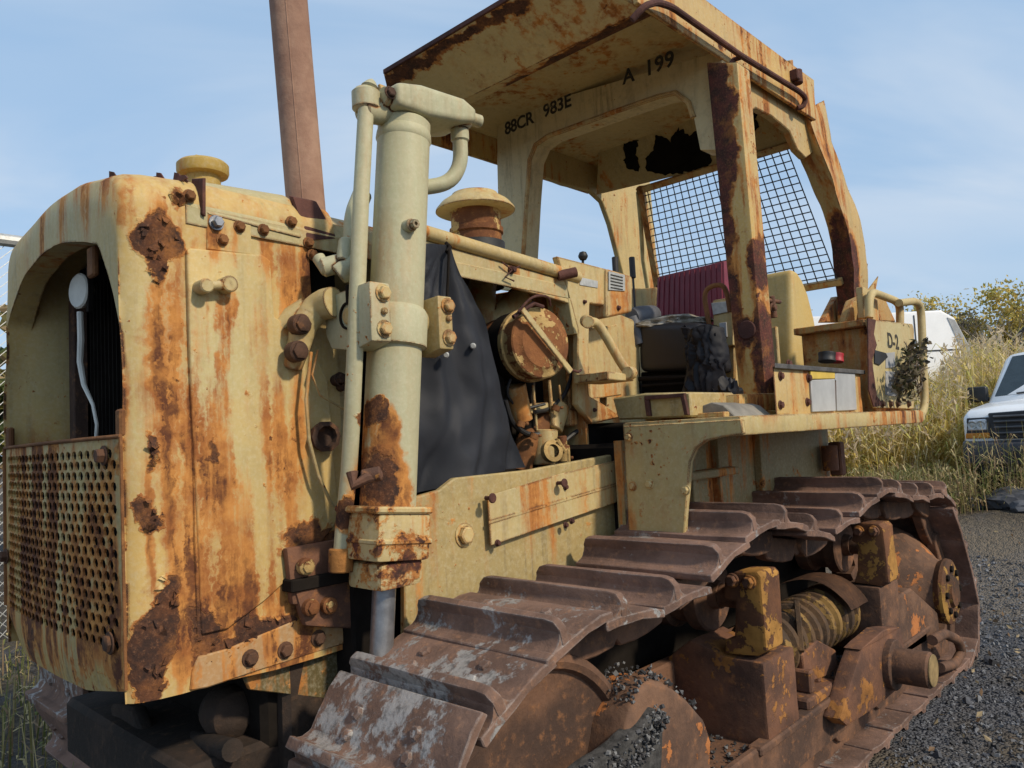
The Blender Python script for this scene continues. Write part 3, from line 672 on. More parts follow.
m = MB(); m.prism([V((2.93, 2.29, 1.5)), V((2.93, 3.5, 1.5)), V((2.93, 3.5, 2.46)), V((2.93, 2.29, 2.40))], (.02, 0, 0), .004); m.build('firewall', M_cream, DZ)
# engine parts seen in the bay
m = MB(); m.tube([P(520, 470, y=2.42), P(527, 440, y=2.40), P(545, 420, y=2.42), P(560, 415, y=2.5)], .055, 16, .05); m.build('exhaust_elbow', M_orange, DZ)
m = MB(); m.tube([P(520, 300, y=2.5), P(490, 330, y=2.5), P(480, 300, y=2.6), P(485, 270, y=2.65)], .07, 16, .08); m.lathe(P(487, 283, y=2.62), (0, 0, 1), [(.07, 0), (.095, .01), (.095, .03), (.07, .04)], 24); m.tube([P(515, 385, y=2.36), P(522, 420, y=2.38)], .05, 14)
m.cyl(P(545, 430, y=2.36), P(545, 465, y=2.36), .06); m.cyl(P(560, 405, y=2.38), P(552, 430, y=2.38), .05); build_each(m, 'intake_pipe', M_plate, DZ, .01)
m = MB(); q = P(550, 452, y=2.27); m.lathe(q, (-.3, -1, .2), [(.03, 0), (.05, .0), (.05, .03), (.03, .03)], 20); m.tube([q + V((.02, -.03, .05)), q + V((.06, -.03, .0)), q + V((.1, -.02, .02)), q + V((.1, -.02, -.06))], .012, 8); m.cyl(q + V((.09, 0, .07)), q + V((.09, 0, -.05)), .022); m.build('hose_clamps', M_drum, DZ)
m = MB()
for px, y0_, y1_, r in ((535, 385, 430, .006), (551, 380, 425, .009), (568, 345, 415, .010), (561, 385, 420, .006)): m.tube([P(px - 2, y0_, y=2.35), P(px + 2, y1_, y=2.35)], r, 8)
q = P(571, 418, y=2.35); m.box(q - V((.03, .02, .04)), q + V((.03, .02, .04)), .006); m.prism(pp([(525, 404), (600, 398), (600, 408), (525, 414)], y=2.36), (0, .02, 0), .002)
m.build('control_rods', M_plate, DZ)
m = MB()
for l, r in (([(505, 400), (512, 425), (530, 436), (548, 432)], .012), ([(575, 360), (566, 395), (548, 410), (535, 412)], .010), ([(512, 375), (505, 395), (520, 410), (545, 404)], .007), ([(590, 425), (575, 432), (560, 445), (566, 462)], .012), ([(600, 430), (585, 440), (580, 458)], .016)):
    m.tube([P(x, y, y=2.33 + .02 * (k % 3)) for k, (x, y) in enumerate(l)], r, 8, .06)
build_each(m, 'hose', M_rub, DZ)
m = MB()
for px, py in ((534, 436), (556, 408), (566, 458), (521, 424), (541, 470)): q = P(px, py, y=2.32); m.lathe(q, (.4, -.3, 1), [(.012, -.012), (.02, -.012), (.02, .012), (.012, .012)], 12); m.bolt(q + V((.02, -.012, 0)), (1, -.6, 0), .008, .012, False)
build_each(m, 'hose_clip', M_orange, DZ, .01)
# air cleaner drum: axis across the machine, diagonal strap over the cover
c = V((2.50, 2.16, 2.055)); ax = V((.20, 1, .0)).normalized()
m = MB(); m.lathe(c, ax, [(0, .0), (.11, .0), (.125, .012), (.15, .014), (.156, .02), (.156, .08), (.165, .085), (.165, .11), (.150, .115), (.150, .36), (0, .36)], 44); ac = m.build('air_cleaner', M_drum, DZ)
m = MB(); m.bar(c - ax * .016 + V((-.13, .012, .135)), c - ax * .016 + V((.125, -.03, -.13)), .028, .012, -ax); m.build('cover_strap', M_plate, ac)
m = MB(); m.lathe(c + ax * .115, ax, [(.151, 0), (.160, .0), (.160, .10), (.151, .10)], 44); m.build('drum_band', M_dark, ac)
m = MB(); m.tube([c + V((-.15, .0, .12)), c + V((-.09, -.03, .19)), c + V((.02, -.03, .20)), c + V((.06, 0, .165))], .006, 8, .05); m.tube([c + V((-.16, .02, .10)), c + V((-.05, .0, .165)), c + V((.01, .0, .155))], .01, 8)
m.tube([c + V((.125, -.04, -.12)), c + V((.17, -.05, -.13)), c + V((.2, -.04, -.12))], .006, 6); build_each(m, 'clamp_bail', M_maroon, ac, .002)

# ---- cowl and dash side
m = MB(); m.prism(pp([(557, 256), (607, 269), (607, 306), (590, 303), (588, 395), (602, 403), (622, 417), (592, 424), (577, 404), (578, 330), (566, 284)], y=2.26), (0, .035, 0), .005); cw = m.build('cowl_side', M_cream, DZ)
m = MB(); m.prism(pp([(566, 284), (579, 291), (578, 334), (574, 334)], y=2.262), (-.02, .12, 0), .003); m.build('cowl_gusset', paint('gusset_paint', stain=1.2, peel=.4, seed=57.), cw)
m = MB(); m.prism(pp([(607, 268), (633, 276), (633, 312), (607, 318)], y=2.24), (0, .7, 0), .02, 3); db = m.build('dash', M_cream, DZ)
m = MB(); m.prism(pp([(609, 271), (625, 275), (625, 291), (609, 290)], y=2.234), (0, .004, 0), .001); m.prism(pp([(580, 277), (598, 281), (598, 288), (580, 285)], y=2.256), (0, .004, 0), .001); build_each(m, 'data_plate', M_plateal, db, 0.001)
m = MB(); 
for k in range(5): m.prism(pp([(611, 274 + k * 3.2), (623, 277 + k * 3), (623, 278 + k * 3), (611, 275 + k * 3.2)], y=2.231), (0, .002, 0))
build_each(m, 'plate_lines', M_sten, db, 0)
m = MB(); m.bolt(P(618, 308, y=2.24), (0, -1, 0), .010, .01); m.bolt(P(584, 302, y=2.26), (0, -1, 0), .008, .01); m.bolt(P(594, 410, y=2.26), (0, -1, 0), .008, .01); build_each(m, 'bolt', M_maroon, db, .012)
m = MB(); m.prism(pp([(586, 300), (640, 322), (640, 415), (612, 415), (588, 400)], y=2.50), (0, .5, 0), .01); m.prism(pp([(586, 330), (618, 324), (622, 395), (590, 400)], y=2.40), (0, .1, 0), .006); m.build('dash_side', M_cream, DZ)
m = MB(); m.tube([P(588, 322, y=2.12), P(597, 322, y=2.12), P(608, 340, y=2.1), P(622, 365, y=2.08), P(630, 374, y=2.06)], .022, 14, .06); q = P(632, 373, y=2.05); m.cyl(q, q + V((-.05, -.01, .0)), .03); m.cyl(P(586, 321, y=2.2), P(588, 322, y=2.1), .03); m.build('brake_lever', M_cream, DZ)
m = MB(); m.prism(pp([(608, 371), (634, 375), (634, 381), (608, 380)], y=2.05), (0, .2, 0), .004); m.build('foot_rest', M_plate, DZ)
q = P(583, 256, y=2.75); m = MB(); m.lathe(q - V((0, 0, .028)), (0, 0, 1), [(0, 0), (.018, .004), (.028, .02), (.029, .03), (.02, .05), (0, .057)], 16); m.tube([q, q + V((.0, .02, -.2))], .008, 8); m.build('gear_knob', M_rub, DZ)
m = MB()
for px in (615, 632): q = P(px, 262, y=2.6); m.cyl(q + V((0, 0, -.1)), q + V((0, 0, .03)), .018); m.cyl(V((q.x, q.y, 1.72)), q + V((0, 0, -.095)), .007)
build_each(m, 'lever_knob', M_rub, DZ, 0.01)

# ---- fender, deck and its front plate
DX = 2.80
m = MB(); m.prism([V((DX, 1.425, 1.612)), V((DX, 1.425, 1.690)), V((5.16, 1.425, 1.690)), V((5.24, 1.425, 1.67)), V((5.24, 1.425, 1.63)), V((5.16, 1.425, 1.612))], (0, .56, 0), .010, 2); deck = m.build('fender_deck', M_deck, DZ)
m = MB(); fx = lambda l: pp(l, x=DX - .006)
m.prism(fx([(623, 426), (741, 419), (743, 434), (722, 437), (706, 441), (696, 448), (690, 462), (686, 505), (682, 560), (630, 560), (627, 505)]), (.03, 0, 0), .004); ff = m.build('fender_front', M_deck, DZ)
m = MB()
for px, py in ((629, 437), (633, 486), (650, 484), (686, 490)): m.bolt(P(px, py, x=DX - .006), (-1, 0, 0), .016, .014)
build_each(m, 'bolt', M_cream, ff, .012)
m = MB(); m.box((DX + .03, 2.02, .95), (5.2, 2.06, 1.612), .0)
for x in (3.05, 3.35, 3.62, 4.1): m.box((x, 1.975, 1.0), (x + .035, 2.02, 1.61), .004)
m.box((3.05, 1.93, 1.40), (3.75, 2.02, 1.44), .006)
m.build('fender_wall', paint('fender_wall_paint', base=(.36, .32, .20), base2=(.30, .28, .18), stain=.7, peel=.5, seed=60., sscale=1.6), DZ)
m = MB(); q = P(830, 458, y=1.95); m.cyl(q + V((0, 0, -.08)), q + V((0, 0, .08)), .05); m.box(q + V((.08, -.04, -.12)), q + V((.16, .04, .10)), .01); m.build('rear_fitting', M_ured, DZ)

# items built onto the deck
m = MB(); m.prism(pp([(739, 394), (806, 392), (806, 413), (739, 415)], y=1.66), (0, .35, 0), .012, 2); m.box((3.0, 1.60, 1.69), (3.6, 2.0, 1.715), .004); m.build('post_foot', M_rpost, DZ)
by = 1.52
b0, b1 = P(776, 412, y=by), P(863, 412, y=by); k0 = P(779, 400, y=2.0); k1 = V((b1.x, 2.0, 0)); zt_ = P(776, 367, y=by).z
m = MB(); m.prism([V((p_.x, p_.y, 1.692)) for p_ in (b0, b1, k1, k0)], (0, 0, zt_ - 1.692), .008, 2); bb = m.build('battery_box', M_rops, DZ)
m = MB(); m.prism(pp([(811, 380), (835, 379), (836, 411), (813, 412)], y=by - .012), (0, .012, 0), .003); m.prism(pp([(836.5, 372), (855, 372), (857, 410), (837.5, 411)], y=by - .012), (0, .012, 0), .003); m.prism(pp([(835, 372), (836.5, 372), (836, 380), (835, 380)], y=by - .01), (0, .01, 0)); build_each(m, 'box_door', M_grey, bb, 0)
m = MB(); m.prism(pp([(811, 371), (835, 371), (835, 378.6), (811, 379)], y=by - .012), (0, .012, 0), .002); m.build('warning_label', M_lab, bb)
lz = P(776, 368, y=by - .02).z
m = MB(); m.prism([V((p_.x, p_.y, lz)) for p_ in (b0 + V((-.02, -.02, 0)), b1 + V((.03, -.02, 0)), k1 + V((.03, 0, 0)), k0 + V((.02, 0, 0)))], (0, 0, .022), .004); m.build('box_lid', plain('grey_lid', (.075, .072, .07), .7, var=.5, sc=14, bump=.2), bb)
m = MB()
for px, py in ((808, 378), (807, 402), (780, 376), (780, 405), (788, 364)): m.bolt(P(px, py, y=by), (0, -1, 0), .016, .012)
build_each(m, 'bolt', M_maroon, bb, .012)
# rear box with its stencil
by2 = 1.48
m = MB(); m.prism(pp([(867.5, 319), (912.5, 324), (914, 330), (914, 409), (876, 408), (871, 395), (874, 340)], y=by2), (0, .02, 0), .003)
rb = m.build('rear_box', M_box, DZ)
lo = P(868, 321, y=by2 + .02); hi = P(912, 409, y=by2 + .02)
m = MB(); m.box((lo.x + .02, by2 + .02, 1.69), (hi.x - .02, 1.90, lo.z - .02), .006); m.box((lo.x - .04, by2 + .03, lo.z - .03), (hi.x, 1.92, lo.z + .01), .004); m.build('box_body', M_rear, rb)
m = MB(); m.prism(pp([(868, 318), (876, 320), (874, 334), (877, 345), (872, 360), (877, 396), (884, 405), (874, 407), (869, 390)], y=by2 - .006), (0, .006, 0)); m.build('torn_edge', M_maroon, rb)
m = MB(); m.prism(pp([(886, 353), (895, 352), (895, 367), (886, 368)], y=by2 - .004), (0, .004, 0)); m.prism(pp([(886, 371), (899, 372), (899, 397), (886, 395)], y=by2 - .004), (0, .004, 0), .001); build_each(m, 'grey_label', M_grey, rb, 0)
m = MB(); m.prism(pp([(875, 350), (886, 353), (888, 357), (880, 365), (875, 363)], y=by2 - .008), (0, .006, 0)); m.build('black_flap', M_rub, rb)
m = MB()
for px in (882, 890, 897, 908): m.bolt(P(px, 404, y=by2), (0, -1, 0), .017, .012)
build_each(m, 'bolt', M_rust, rb, .012)
a = P(887.5, 349, y=by2 - .001); e = P(906, 350, y=by2 - .001)
lettering('D-2', P(888, 347, y=by2 - .001), (1, 0, -.02), (0, 0, 1), .125, M_sten, rb, spacing=1.05)
m = MB(); m.tube([P(869, 318, y=1.52), P(869, 300, y=1.52), P(872, 292, y=1.52), P(896, 301, y=1.5), P(900, 306, y=1.5), P(900, 326, y=1.5)], .024, 12, .06); m.box(P(865, 318, y=1.56), P(870, 292, y=1.60), .004)
m.tube([P(899, 303, y=1.46), P(916, 301, y=1.45), P(921, 308, y=1.45), P(925, 404, y=1.45), P(922, 415, y=1.45), P(914, 418, y=1.47)], .024, 12, .08); m.build('grab_rail', M_plate, DZ)
m = MB(); q = P(838, 320, y=1.9); m.prism(pp([(846, 322), (866, 322), (864, 295), (853, 300)], y=1.7), (0, .05, 0), .006); m.prism(pp([(824, 322), (842, 322), (842, 300), (837, 296)], y=2.1), (0, .05, 0), .006); m.prism(pp([(868, 320), (896, 322), (886, 300), (873, 290)], y=1.62), (0, .04, 0), .006); build_each(m, 'post_gusset', M_rear, DZ, 0)
m = MB(); m.box((5.5, 1.93, 1.69), (5.9, 2.15, 2.25), .01); m.build('rear_post_foot', M_rear, DZ)
# rounded tank behind the seat
m = MB(); ty = 2.16
m.prism(pp([(792, 268), (798, 271), (803, 279), (809, 294), (815, 318), (821, 350), (822, 378), (794, 378)], y=ty), (0, .78, 0), .05, 5); m.build('fuel_tank', M_tank, DZ, 60)

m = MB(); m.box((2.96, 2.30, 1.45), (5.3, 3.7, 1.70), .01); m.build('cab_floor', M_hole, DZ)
m = MB(); m.box((4.92, 2.2, 1.68), (4.96, 3.85, 2.30), .005); m.box((3.0, 2.36, 1.66), (3.04, 3.7, 2.02), .005); build_each(m, 'cab_panel', M_plate, DZ)
m = MB(); m.prism([V((DX, 3.80, 1.612)), V((DX, 3.80, 1.69)), V((5.2, 3.80, 1.69)), V((5.2, 3.80, 1.612))], (0, .575, 0), .01); m.build('fender_deck', M_deck, DZ)

# ---- operator seat and controls
m = MB(); sx = 3.72
m.prism(pp([(637, 322), (700, 322), (708, 372), (638, 372)], x=sx), (.55, 0, 0), .05, 4); st = m.build('seat', M_blk, DZ, 60)
m = MB(); q = pp([(657, 277), (724, 261), (726, 330), (655, 330)], x=4.28); m.prism(q, (.10, 0, .02), .012, 2); bk = m.build('backrest', M_vinyl, st)
m = MB(); n = 13
for k in range(n):
    t = (k + .5) / n; m.tube([q[0].lerp(q[1], t) + V((-.003, 0, -.01)), q[3].lerp(q[2], t) + V((-.003, 0, 0))], .0045, 8)
m.build('piping', M_vinyl, bk)
m = MB(); m.tube([P(632, 318, x=3.74), P(640, 316, x=3.8), P(652, 315, x=4.0)], .06, 14); m.tube([P(632, 318, x=3.74), P(640, 345, x=3.75)], .05, 12); m.build('armrest', plain('worn_grey_vinyl', (.10, .105, .12), .5), st)
m = MB(); m.prism(pp([(640, 372), (690, 372), (690, 400), (640, 400)], x=sx + .06), (.5, 0, 0), .01); m.tube([P(638, 379, x=sx), P(692, 377, x=sx)], .014, 8); m.tube([P(642, 386, x=sx), P(690, 383, x=sx)], .010, 8); m.build('seat_base', M_dark, st)
m = MB(); m.prism(pp([(612, 290), (657, 287), (657, 330), (632, 345), (606, 330), (618, 300)], x=4.5), (.25, 0, 0), .02, 2); m.build('cab_side_panel', M_plate, DZ)
m = MB(); m.prism(pp([(712, 300), (733, 297), (733, 345), (714, 348)], x=3.95), (.25, 0, 0), .012, 2); m.prism(pp([(712, 345), (735, 343), (735, 400), (716, 403)], x=4.0), (.2, 0, 0), .01); cs = m.build('control_console', M_cream, DZ)
m = MB(); m.prism(pp([(711, 303), (728, 301), (728, 312), (713, 315)], x=3.94), (.01, 0, 0), .002); m.build('console_plate', M_plateal, cs)
m = MB(); m.prism(pp([(719, 323), (726, 322), (727, 337), (720, 338)], x=3.94), (.01, 0, 0), .002); m.build('switch_panel', M_grey, cs)
m = MB(); m.tube([P(710, 330, x=3.92), P(704, 296, x=3.92), P(708, 287, x=3.92), P(722, 284, x=3.92), P(727, 292, x=3.92), P(730, 312, x=3.92)], .014, 10, .05); m.build('console_handle', M_orange, cs)
m = MB(); m.tube(pp([(713, 350), (716, 374)], x=3.9), .008, 8); m.tube(pp([(720, 350), (722, 374)], x=3.9), .008, 8); q = P(719, 378, x=3.9); m.box(q - V((.01, .03, .03)), q + V((.01, .03, .03)), .004); m.build('pedal', M_plateal, cs)
m = MB(); q = P(775, 300, x=4.0); m.cyl(P(771, 296, y=1.9), P(774, 318, y=1.9), .02); m.cyl(P(766, 300, y=1.9), P(780, 302, y=1.9), .012); m.bolt(P(772, 308, y=1.88), (0, -1, 0), .02, .02); m.build('wiring_lug', M_ured, DZ)
m = MB(); m.prism(pp([(612, 398), (645, 393), (690, 392), (692, 417), (618, 420)], x=2.95), (.4, 0, 0), .008); m.build('floor_box', M_frame, DZ)
m = MB()
for l in ([(644, 396), (684, 393), (684, 397), (644, 400)], [(644, 400), (648, 400), (650, 416), (646, 416)], [(680, 396), (684, 396), (688, 415), (684, 415)]): m.prism(pp(l, x=2.93), (.02, 0, 0), .002)
m.build('step_frame', M_maroon, DZ)

# ---- roll-over canopy
RX0, RX1, RY0, RY1, RZ0, RZ1 = 2.80, 5.20, 1.93, 3.90, 3.70, 3.99
m = MB(); m.prism([V((3.10, RY1 - .03, 3.887)), V((RX1, RY1 - .03, 3.887)), V((RX1, RY0 + .03, 3.887)), V((3.10, RY0 + .03, 3.887))], (0, 0, .06), .004)
roof = m.build('roof', M_vis, DZ)
m = MB()
m.prism([V((3.06, RY0, RZ0)), V((RX1, RY0, RZ0)), V((RX1 + .02, RY0, RZ1)), V((3.0, RY0, RZ1))], (0, .025, 0), .004)
m.prism([V((3.06, RY1, RZ0)), V((RX1, RY1, RZ0)), V((RX1 + .02, RY1, RZ1)), V((3.0, RY1, RZ1))], (0, -.025, 0), .004)
m.box((RX1 - .03, RY0 + .025, RZ0), (RX1, RY1 - .025, RZ1 - .003), .004)
m.sub(4); m.rough(.006, 5, 2)
m.build('roof_skirt', M_skirt, roof)
# visor underside rising to the front lip, with the folded beam behind it
m = MB()
vis = [V((3.14, RY0 + .02, 3.70)), V((3.14, RY1 - .02, 3.70)), V((RX0 - .015, 3.55, 3.865)), V((RX0 - .015, 2.12, 3.865))]
m.prism(vis, (0, 0, .018), .003)
m.prism([V((3.14, RY0 + .026, 3.699)), V((3.24, RY0 + .026, 3.715)), V((3.27, RY0 + .026, 3.884)), V((3.14, RY0 + .026, 3.884))], (0, RY1 - RY0 - .052, 0), .012, 2)
m.sub(3); m.rough(.004, 4, 6)
m.build('visor', M_vis, roof)
m = MB(); m.prism([V((RX0 - .022, 2.12, 3.862)), V((RX0 - .022, 3.55, 3.862)), V((RX0 - .022, 3.55, 3.89)), V((RX0 - .022, 2.12, 3.89))], (.02, 0, 0), .003); m.build('visor_lip', M_maroon, roof)
# rail tube along the near roof edge, brackets, lamp socket
m = MB(); ry = RY0 - .045
m.tube([P(632, 20, y=ry + .05), P(644, 6, y=ry), P(657, 2, y=ry), P(672, 7, y=ry), P(740, 55, y=ry), P(800, 92, y=ry), P(806, 98, y=ry), P(803, 107, y=ry + .02), P(797, 108, y=RY0)], .017, 10, .05)
m.tube([P(742, 57, y=ry), P(733, 60, y=RY0), P(727, 68, y=RY0)], .014, 8); m.build('roof_rail', M_maroon, roof)
m = MB(); q = P(797, 78, y=RY0 - .02); m.cyl(q + V((0, 0, -.04)), q + V((0, 0, .05)), .035); m.box(q - V((.06, .03, .03)), q + V((-.02, .03, .04)), .006); m.build('lamp_socket', M_maroon, roof)
# front beam with arched opening and the far front post in one pressed panel
BX = 3.90
m = MB(); m.prism(pp([(497, 116), (722, 50), (722, 150), (700, 150), (694, 120), (689, 104), (676, 94), (658, 98), (612, 114), (566, 131), (549, 137), (537, 146), (531, 160), (528, 200), (523, 290), (500, 290), (497, 165)], x=BX), (.14, 0, 0), .008, 2); fb = m.build('front_beam', M_text, DZ)
m = MB(); m.tube([p_ + V((-.004, 0, 0)) for p_ in pp([(522, 280), (527, 200), (530, 160), (536, 145), (549, 136), (566, 130), (612, 113), (658, 97), (676, 93), (689, 103), (694, 118)], x=BX)], .016, 8); m.build('arch_rim', M_rops, fb)
yd = V((0, -1, .0))
def txt(s_, px, py, px2, py2, size, sp_):
    a = P(px, py, x=BX - .001); b = P(px2, py2, x=BX - .001); lettering(s_, a, b - a, V((0, 0, 1)) - (b - a).normalized() * ((b - a).normalized().z), size, M_sten, fb, spacing=sp_)
txt('88CR', 505, 135, 537, 121, .122, .96); txt('983E', 543.5, 117.5, 575, 104, .122, 1.0); txt('A', 623, 84.5, 640, 78, .125, 1.0); txt('199', 645, 76.5, 670, 66.5, .130, 1.08)
m = MB()
bl, br, tl, tr = P(739, 396, x=3.8), P(766, 396, x=3.8), P(706, 62, x=3.8), P(737, 62, x=3.8)
dx_ = V((.15, 0, 0)); vs, fs = m._add([bl, br, br + dx_, bl + dx_, tl, tr, tr + dx_, tl + dx_], [[3, 2, 1, 0], [4, 5, 6, 7], [0, 1, 5, 4], [1, 2, 6, 5], [2, 3, 7, 6], [3, 0, 4, 7]])
bmesh.ops.recalc_face_normals(m.bm, faces=fs); m._bev(fs, .012, 2); np_ = m.build('canopy_post', M_post, DZ)
m = MB(); q = P(747, 330, x=3.8); m.cyl(q + V((-.01, 0, 0)), q + V((.02, 0, 0)), .05); m.build('rust_boss', M_maroon, np_)
m = MB()
lev = [((786, 122), (803, 112), (824, 100), 5.12), ((789, 131), (808, 124), (827, 116), 5.14), ((797, 152), (817, 148), (832, 142), 5.21), ((804, 168), (824, 165), (838, 160), 5.27), ((811, 185), (830, 181), (844, 176), 5.33), ((820, 205), (837, 202), (852, 197), 5.40), ((828, 228), (844, 225), (860, 220), 5.47),
       ((832, 250), (849, 247), (865, 245), 5.53), ((834, 272), (851, 270), (868, 270), 5.58), ((837, 298), (852, 297), (868, 296), 5.64), ((838, 324), (853, 324), (868, 322), 5.70)]
col_ = []
for I, R_, O, x in lev:
    r0 = P(*R_, x=x); i0 = P(*I, x=x + .02); o0 = P(*O, y=r0.y + .01); ob = o0 + V((.03, .10, 0)); ib = i0 + V((.14, .02, 0))
    col_.append([i0, i0.lerp(r0, .5) + V((.012, 0, 0)), r0 + V((-.012, 0, 0)), r0 + V((-.012, -.02, 0)), r0.lerp(o0, .15), o0.lerp(r0, .5), o0, ob, ib])
m = MB(); loft_ = [[m.bm.verts.new(v) for v in r] for r in col_]
for A_, B_ in zip(loft_, loft_[1:]):
    for k in range(9): m.bm.faces.new([A_[k], A_[(k + 1) % 9], B_[(k + 1) % 9], B_[k]])
m.bm.faces.new(loft_[0]); m.bm.faces.new(loft_[-1][::-1]); bmesh.ops.recalc_face_normals(m.bm, faces=m.bm.faces[:]); m.sub(2); m.rough(.008, 7, 3)
rp = m.build('canopy_post', M_rpost, DZ, 40)
b_, c_ = col_[0][6], col_[7][6]
m = MB(); rnd = random.Random(8)
for k in range(22):
    t = rnd.random(); i_ = min(len(col_) - 2, int(t * 8)); p_ = col_[i_][6].lerp(col_[i_ + 1][6], rnd.random()) + V((-.012, .012, 0)); L_ = rnd.uniform(.02, .055)
    m.prism([p_, p_ + V((L_ * .6, .0, -L_ * rnd.uniform(.3, 1.2))), p_ + V((L_ * rnd.uniform(.5, 1.), -.01 * rnd.random(), L_ * rnd.uniform(-.2, .5)))], (0, .02, .002))
q = P(868, 290, y=1.75); m.prism([q, q + V((.1, 0, -.06)), q + V((.17, -.02, .11))], (0, .006, 0)); build_each(m, 'rust_flakes', M_skirt, rp, 0.02)
# near side gusset, far side panel, rear header with torn lining
m = MB(); m.prism(pp([(741, 70), (812, 112), (816, 150), (806, 158), (798, 150), (790, 131), (772, 116), (756, 108), (750, 112), (748, 130), (741, 130)], y=RY0 + .05), (0, .05, 0), .006); m.build('side_gusset', M_rops, DZ)
m = MB(); m.prism(pp([(520, 100), (600, 105), (640, 120), (655, 290), (622, 290), (614, 256), (606, 225), (598, 203), (586, 192), (560, 186), (528, 174)], y=3.80), (0, -.05, 0), .006); m.build('far_side_panel', paint('far_panel_paint', base=(.60, .50, .28), base2=(.52, .45, .27), stain=.5, peel=.35, seed=64., sscale=1.6), DZ)
def scr(px, py):   # leaning rear screen plane between the rear posts
    d = w(V((px - 512, 384 - py, FPX))); n_ = V((.9, 0, .5)); o = V((5.10, 0, 3.55)); return CAMPOS + d * ((o - CAMPOS).dot(n_) / d.dot(n_))
m = MB(); m.prism([scr(596, 195), scr(700, 170), scr(800, 146), scr(790, 60), scr(690, 80), scr(600, 120)], (.05, 0, .02), .004); rh_ = m.build('rear_header', paint('header_paint', base=(.54, .45, .26), base2=(.48, .42, .26), stain=.45, peel=.3, seed=66., sscale=1.6), DZ)
m = MB()
rnd = random.Random(77)
def ragged(l, amp):
    out = []
    for (x0_, y0_), (x1_, y1_) in zip(l, l[1:] + l[:1]):
        n_ = max(2, int(math.hypot(x1_ - x0_, y1_ - y0_) / 2.2))
        for k in range(n_): out.append((x0_ + (x1_ - x0_) * k / n_ + rnd.gauss(0, amp), y0_ + (y1_ - y0_) * k / n_ + rnd.gauss(0, amp)))
    return out
for l in ([(623, 143), (639, 139), (636, 152), (640, 171), (630, 171), (625, 163)], [(647, 172), (646, 158), (655, 146), (656, 134), (662, 136), (670, 141), (678, 128), (690, 136), (704, 124), (712, 164), (690, 172), (668, 174)], [(750, 106), (760, 108), (756, 118), (759, 127), (750, 136)]):
    m.prism([scr(*p_) + V((-.005, 0, -.003)) for p_ in ragged(l, .7)], (.003, 0, .0015))
build_each(m, 'tear_black_sheet', M_hole, rh_, 0)  # flat black sheets laid on the header, the dark inside the tears painted on
# wire screen
TL, TR, BR, BL = scr(641, 190), scr(786, 146), scr(838, 282), scr(662, 312)
m = MB(); nc, nr = 21, 19
for k in range(nc + 1):
    t = k / nc; m.tube([TL.lerp(TR, t), BL.lerp(BR, t)], .0042, 6)
for k in range(nr + 1):
    t = k / nr; m.tube([TL.lerp(BL, t) + V((-.006, 0, 0)), TR.lerp(BR, t) + V((-.006, 0, 0))], .0042, 6)
sc_ = m.build('rear_screen', plain('wire_black', (.05, .05, .052), .6, .3), DZ)
m = MB()
for a_, b_ in ((TL, TR), (BL, BR), (TL, BL)):
    e_ = (b_ - a_).normalized() * .03; m.bar(a_ - e_, b_ + e_, .05, .045, (.9, 0, .5))
m.build('screen_frame', M_rops, sc_)
m = MB(); m.tube([scr(638, 192), scr(641, 225), scr(643, 260), scr(648, 290)], .018, 8); m.build('hanging_rope', plain('yellowed_rope', (.55, .48, .25), .8), sc_)

# ------------------------------------------------------------------ tracks
TIP = [(1.085, .62), (1.13, .80), (1.23, .93), (1.38, 1.02), (1.69, 1.15), (2.0, 1.16), (2.28, 1.155), (2.55, 1.22), (2.85, 1.31), (3.18, 1.31), (3.45, 1.24), (3.72, 1.23), (3.99, 1.27),
       (4.37, 1.34), (4.68, 1.30), (4.99, 1.26), (5.26, 1.24), (5.58, 1.22), (5.82, 1.00), (6.04, .68), (6.16, .36), (6.08, .10), (5.86, -.035), (5.4, -.05), (4.6, -.05), (3.6, -.05), (2.6, -.05), (1.95, -.05), (1.55, -.02), (1.27, .14), (1.12, .36)]
def catmull(pts, n=14):
    out = []; N = len(pts)
    for i in range(N):
        p0, p1, p2, p3 = (V((*pts[(i + k) % N], 0)) for k in (-1, 0, 1, 2))
        for k in range(n):
            t = k / n
            out.append(.5 * ((2 * p1) + (p2 - p0) * t + (2 * p0 - 5 * p1 + 4 * p2 - p3) * t * t + (3 * p1 - p0 - 3 * p2 + p3) * t ** 3))
    return out
curve = catmull(TIP); start = 3 * 14
curve = curve[start:] + curve[:start]
curve = curve + [curve[0]]
L_ = [0]
for a, b in zip(curve, curve[1:]): L_.append(L_[-1] + (b - a).length)
NSH = round(L_[-1] / .305); PIT = L_[-1] / NSH
def oncurve(s):
    s %= L_[-1]
    lo_, hi_ = 0, len(L_) - 1
    while hi_ - lo_ > 1:
        mid = (lo_ + hi_) // 2
        if L_[mid] <= s: lo_ = mid
        else: hi_ = mid
    f = (s - L_[lo_]) / (L_[hi_] - L_[lo_]); return curve[lo_].lerp(curve[hi_], f)
def frame_at(s):
    p = oncurve(s); t = (oncurve(s + .12) - oncurve(s - .12)).normalized()
    n = V((-t.y, t.x, 0))
    return p, t, n
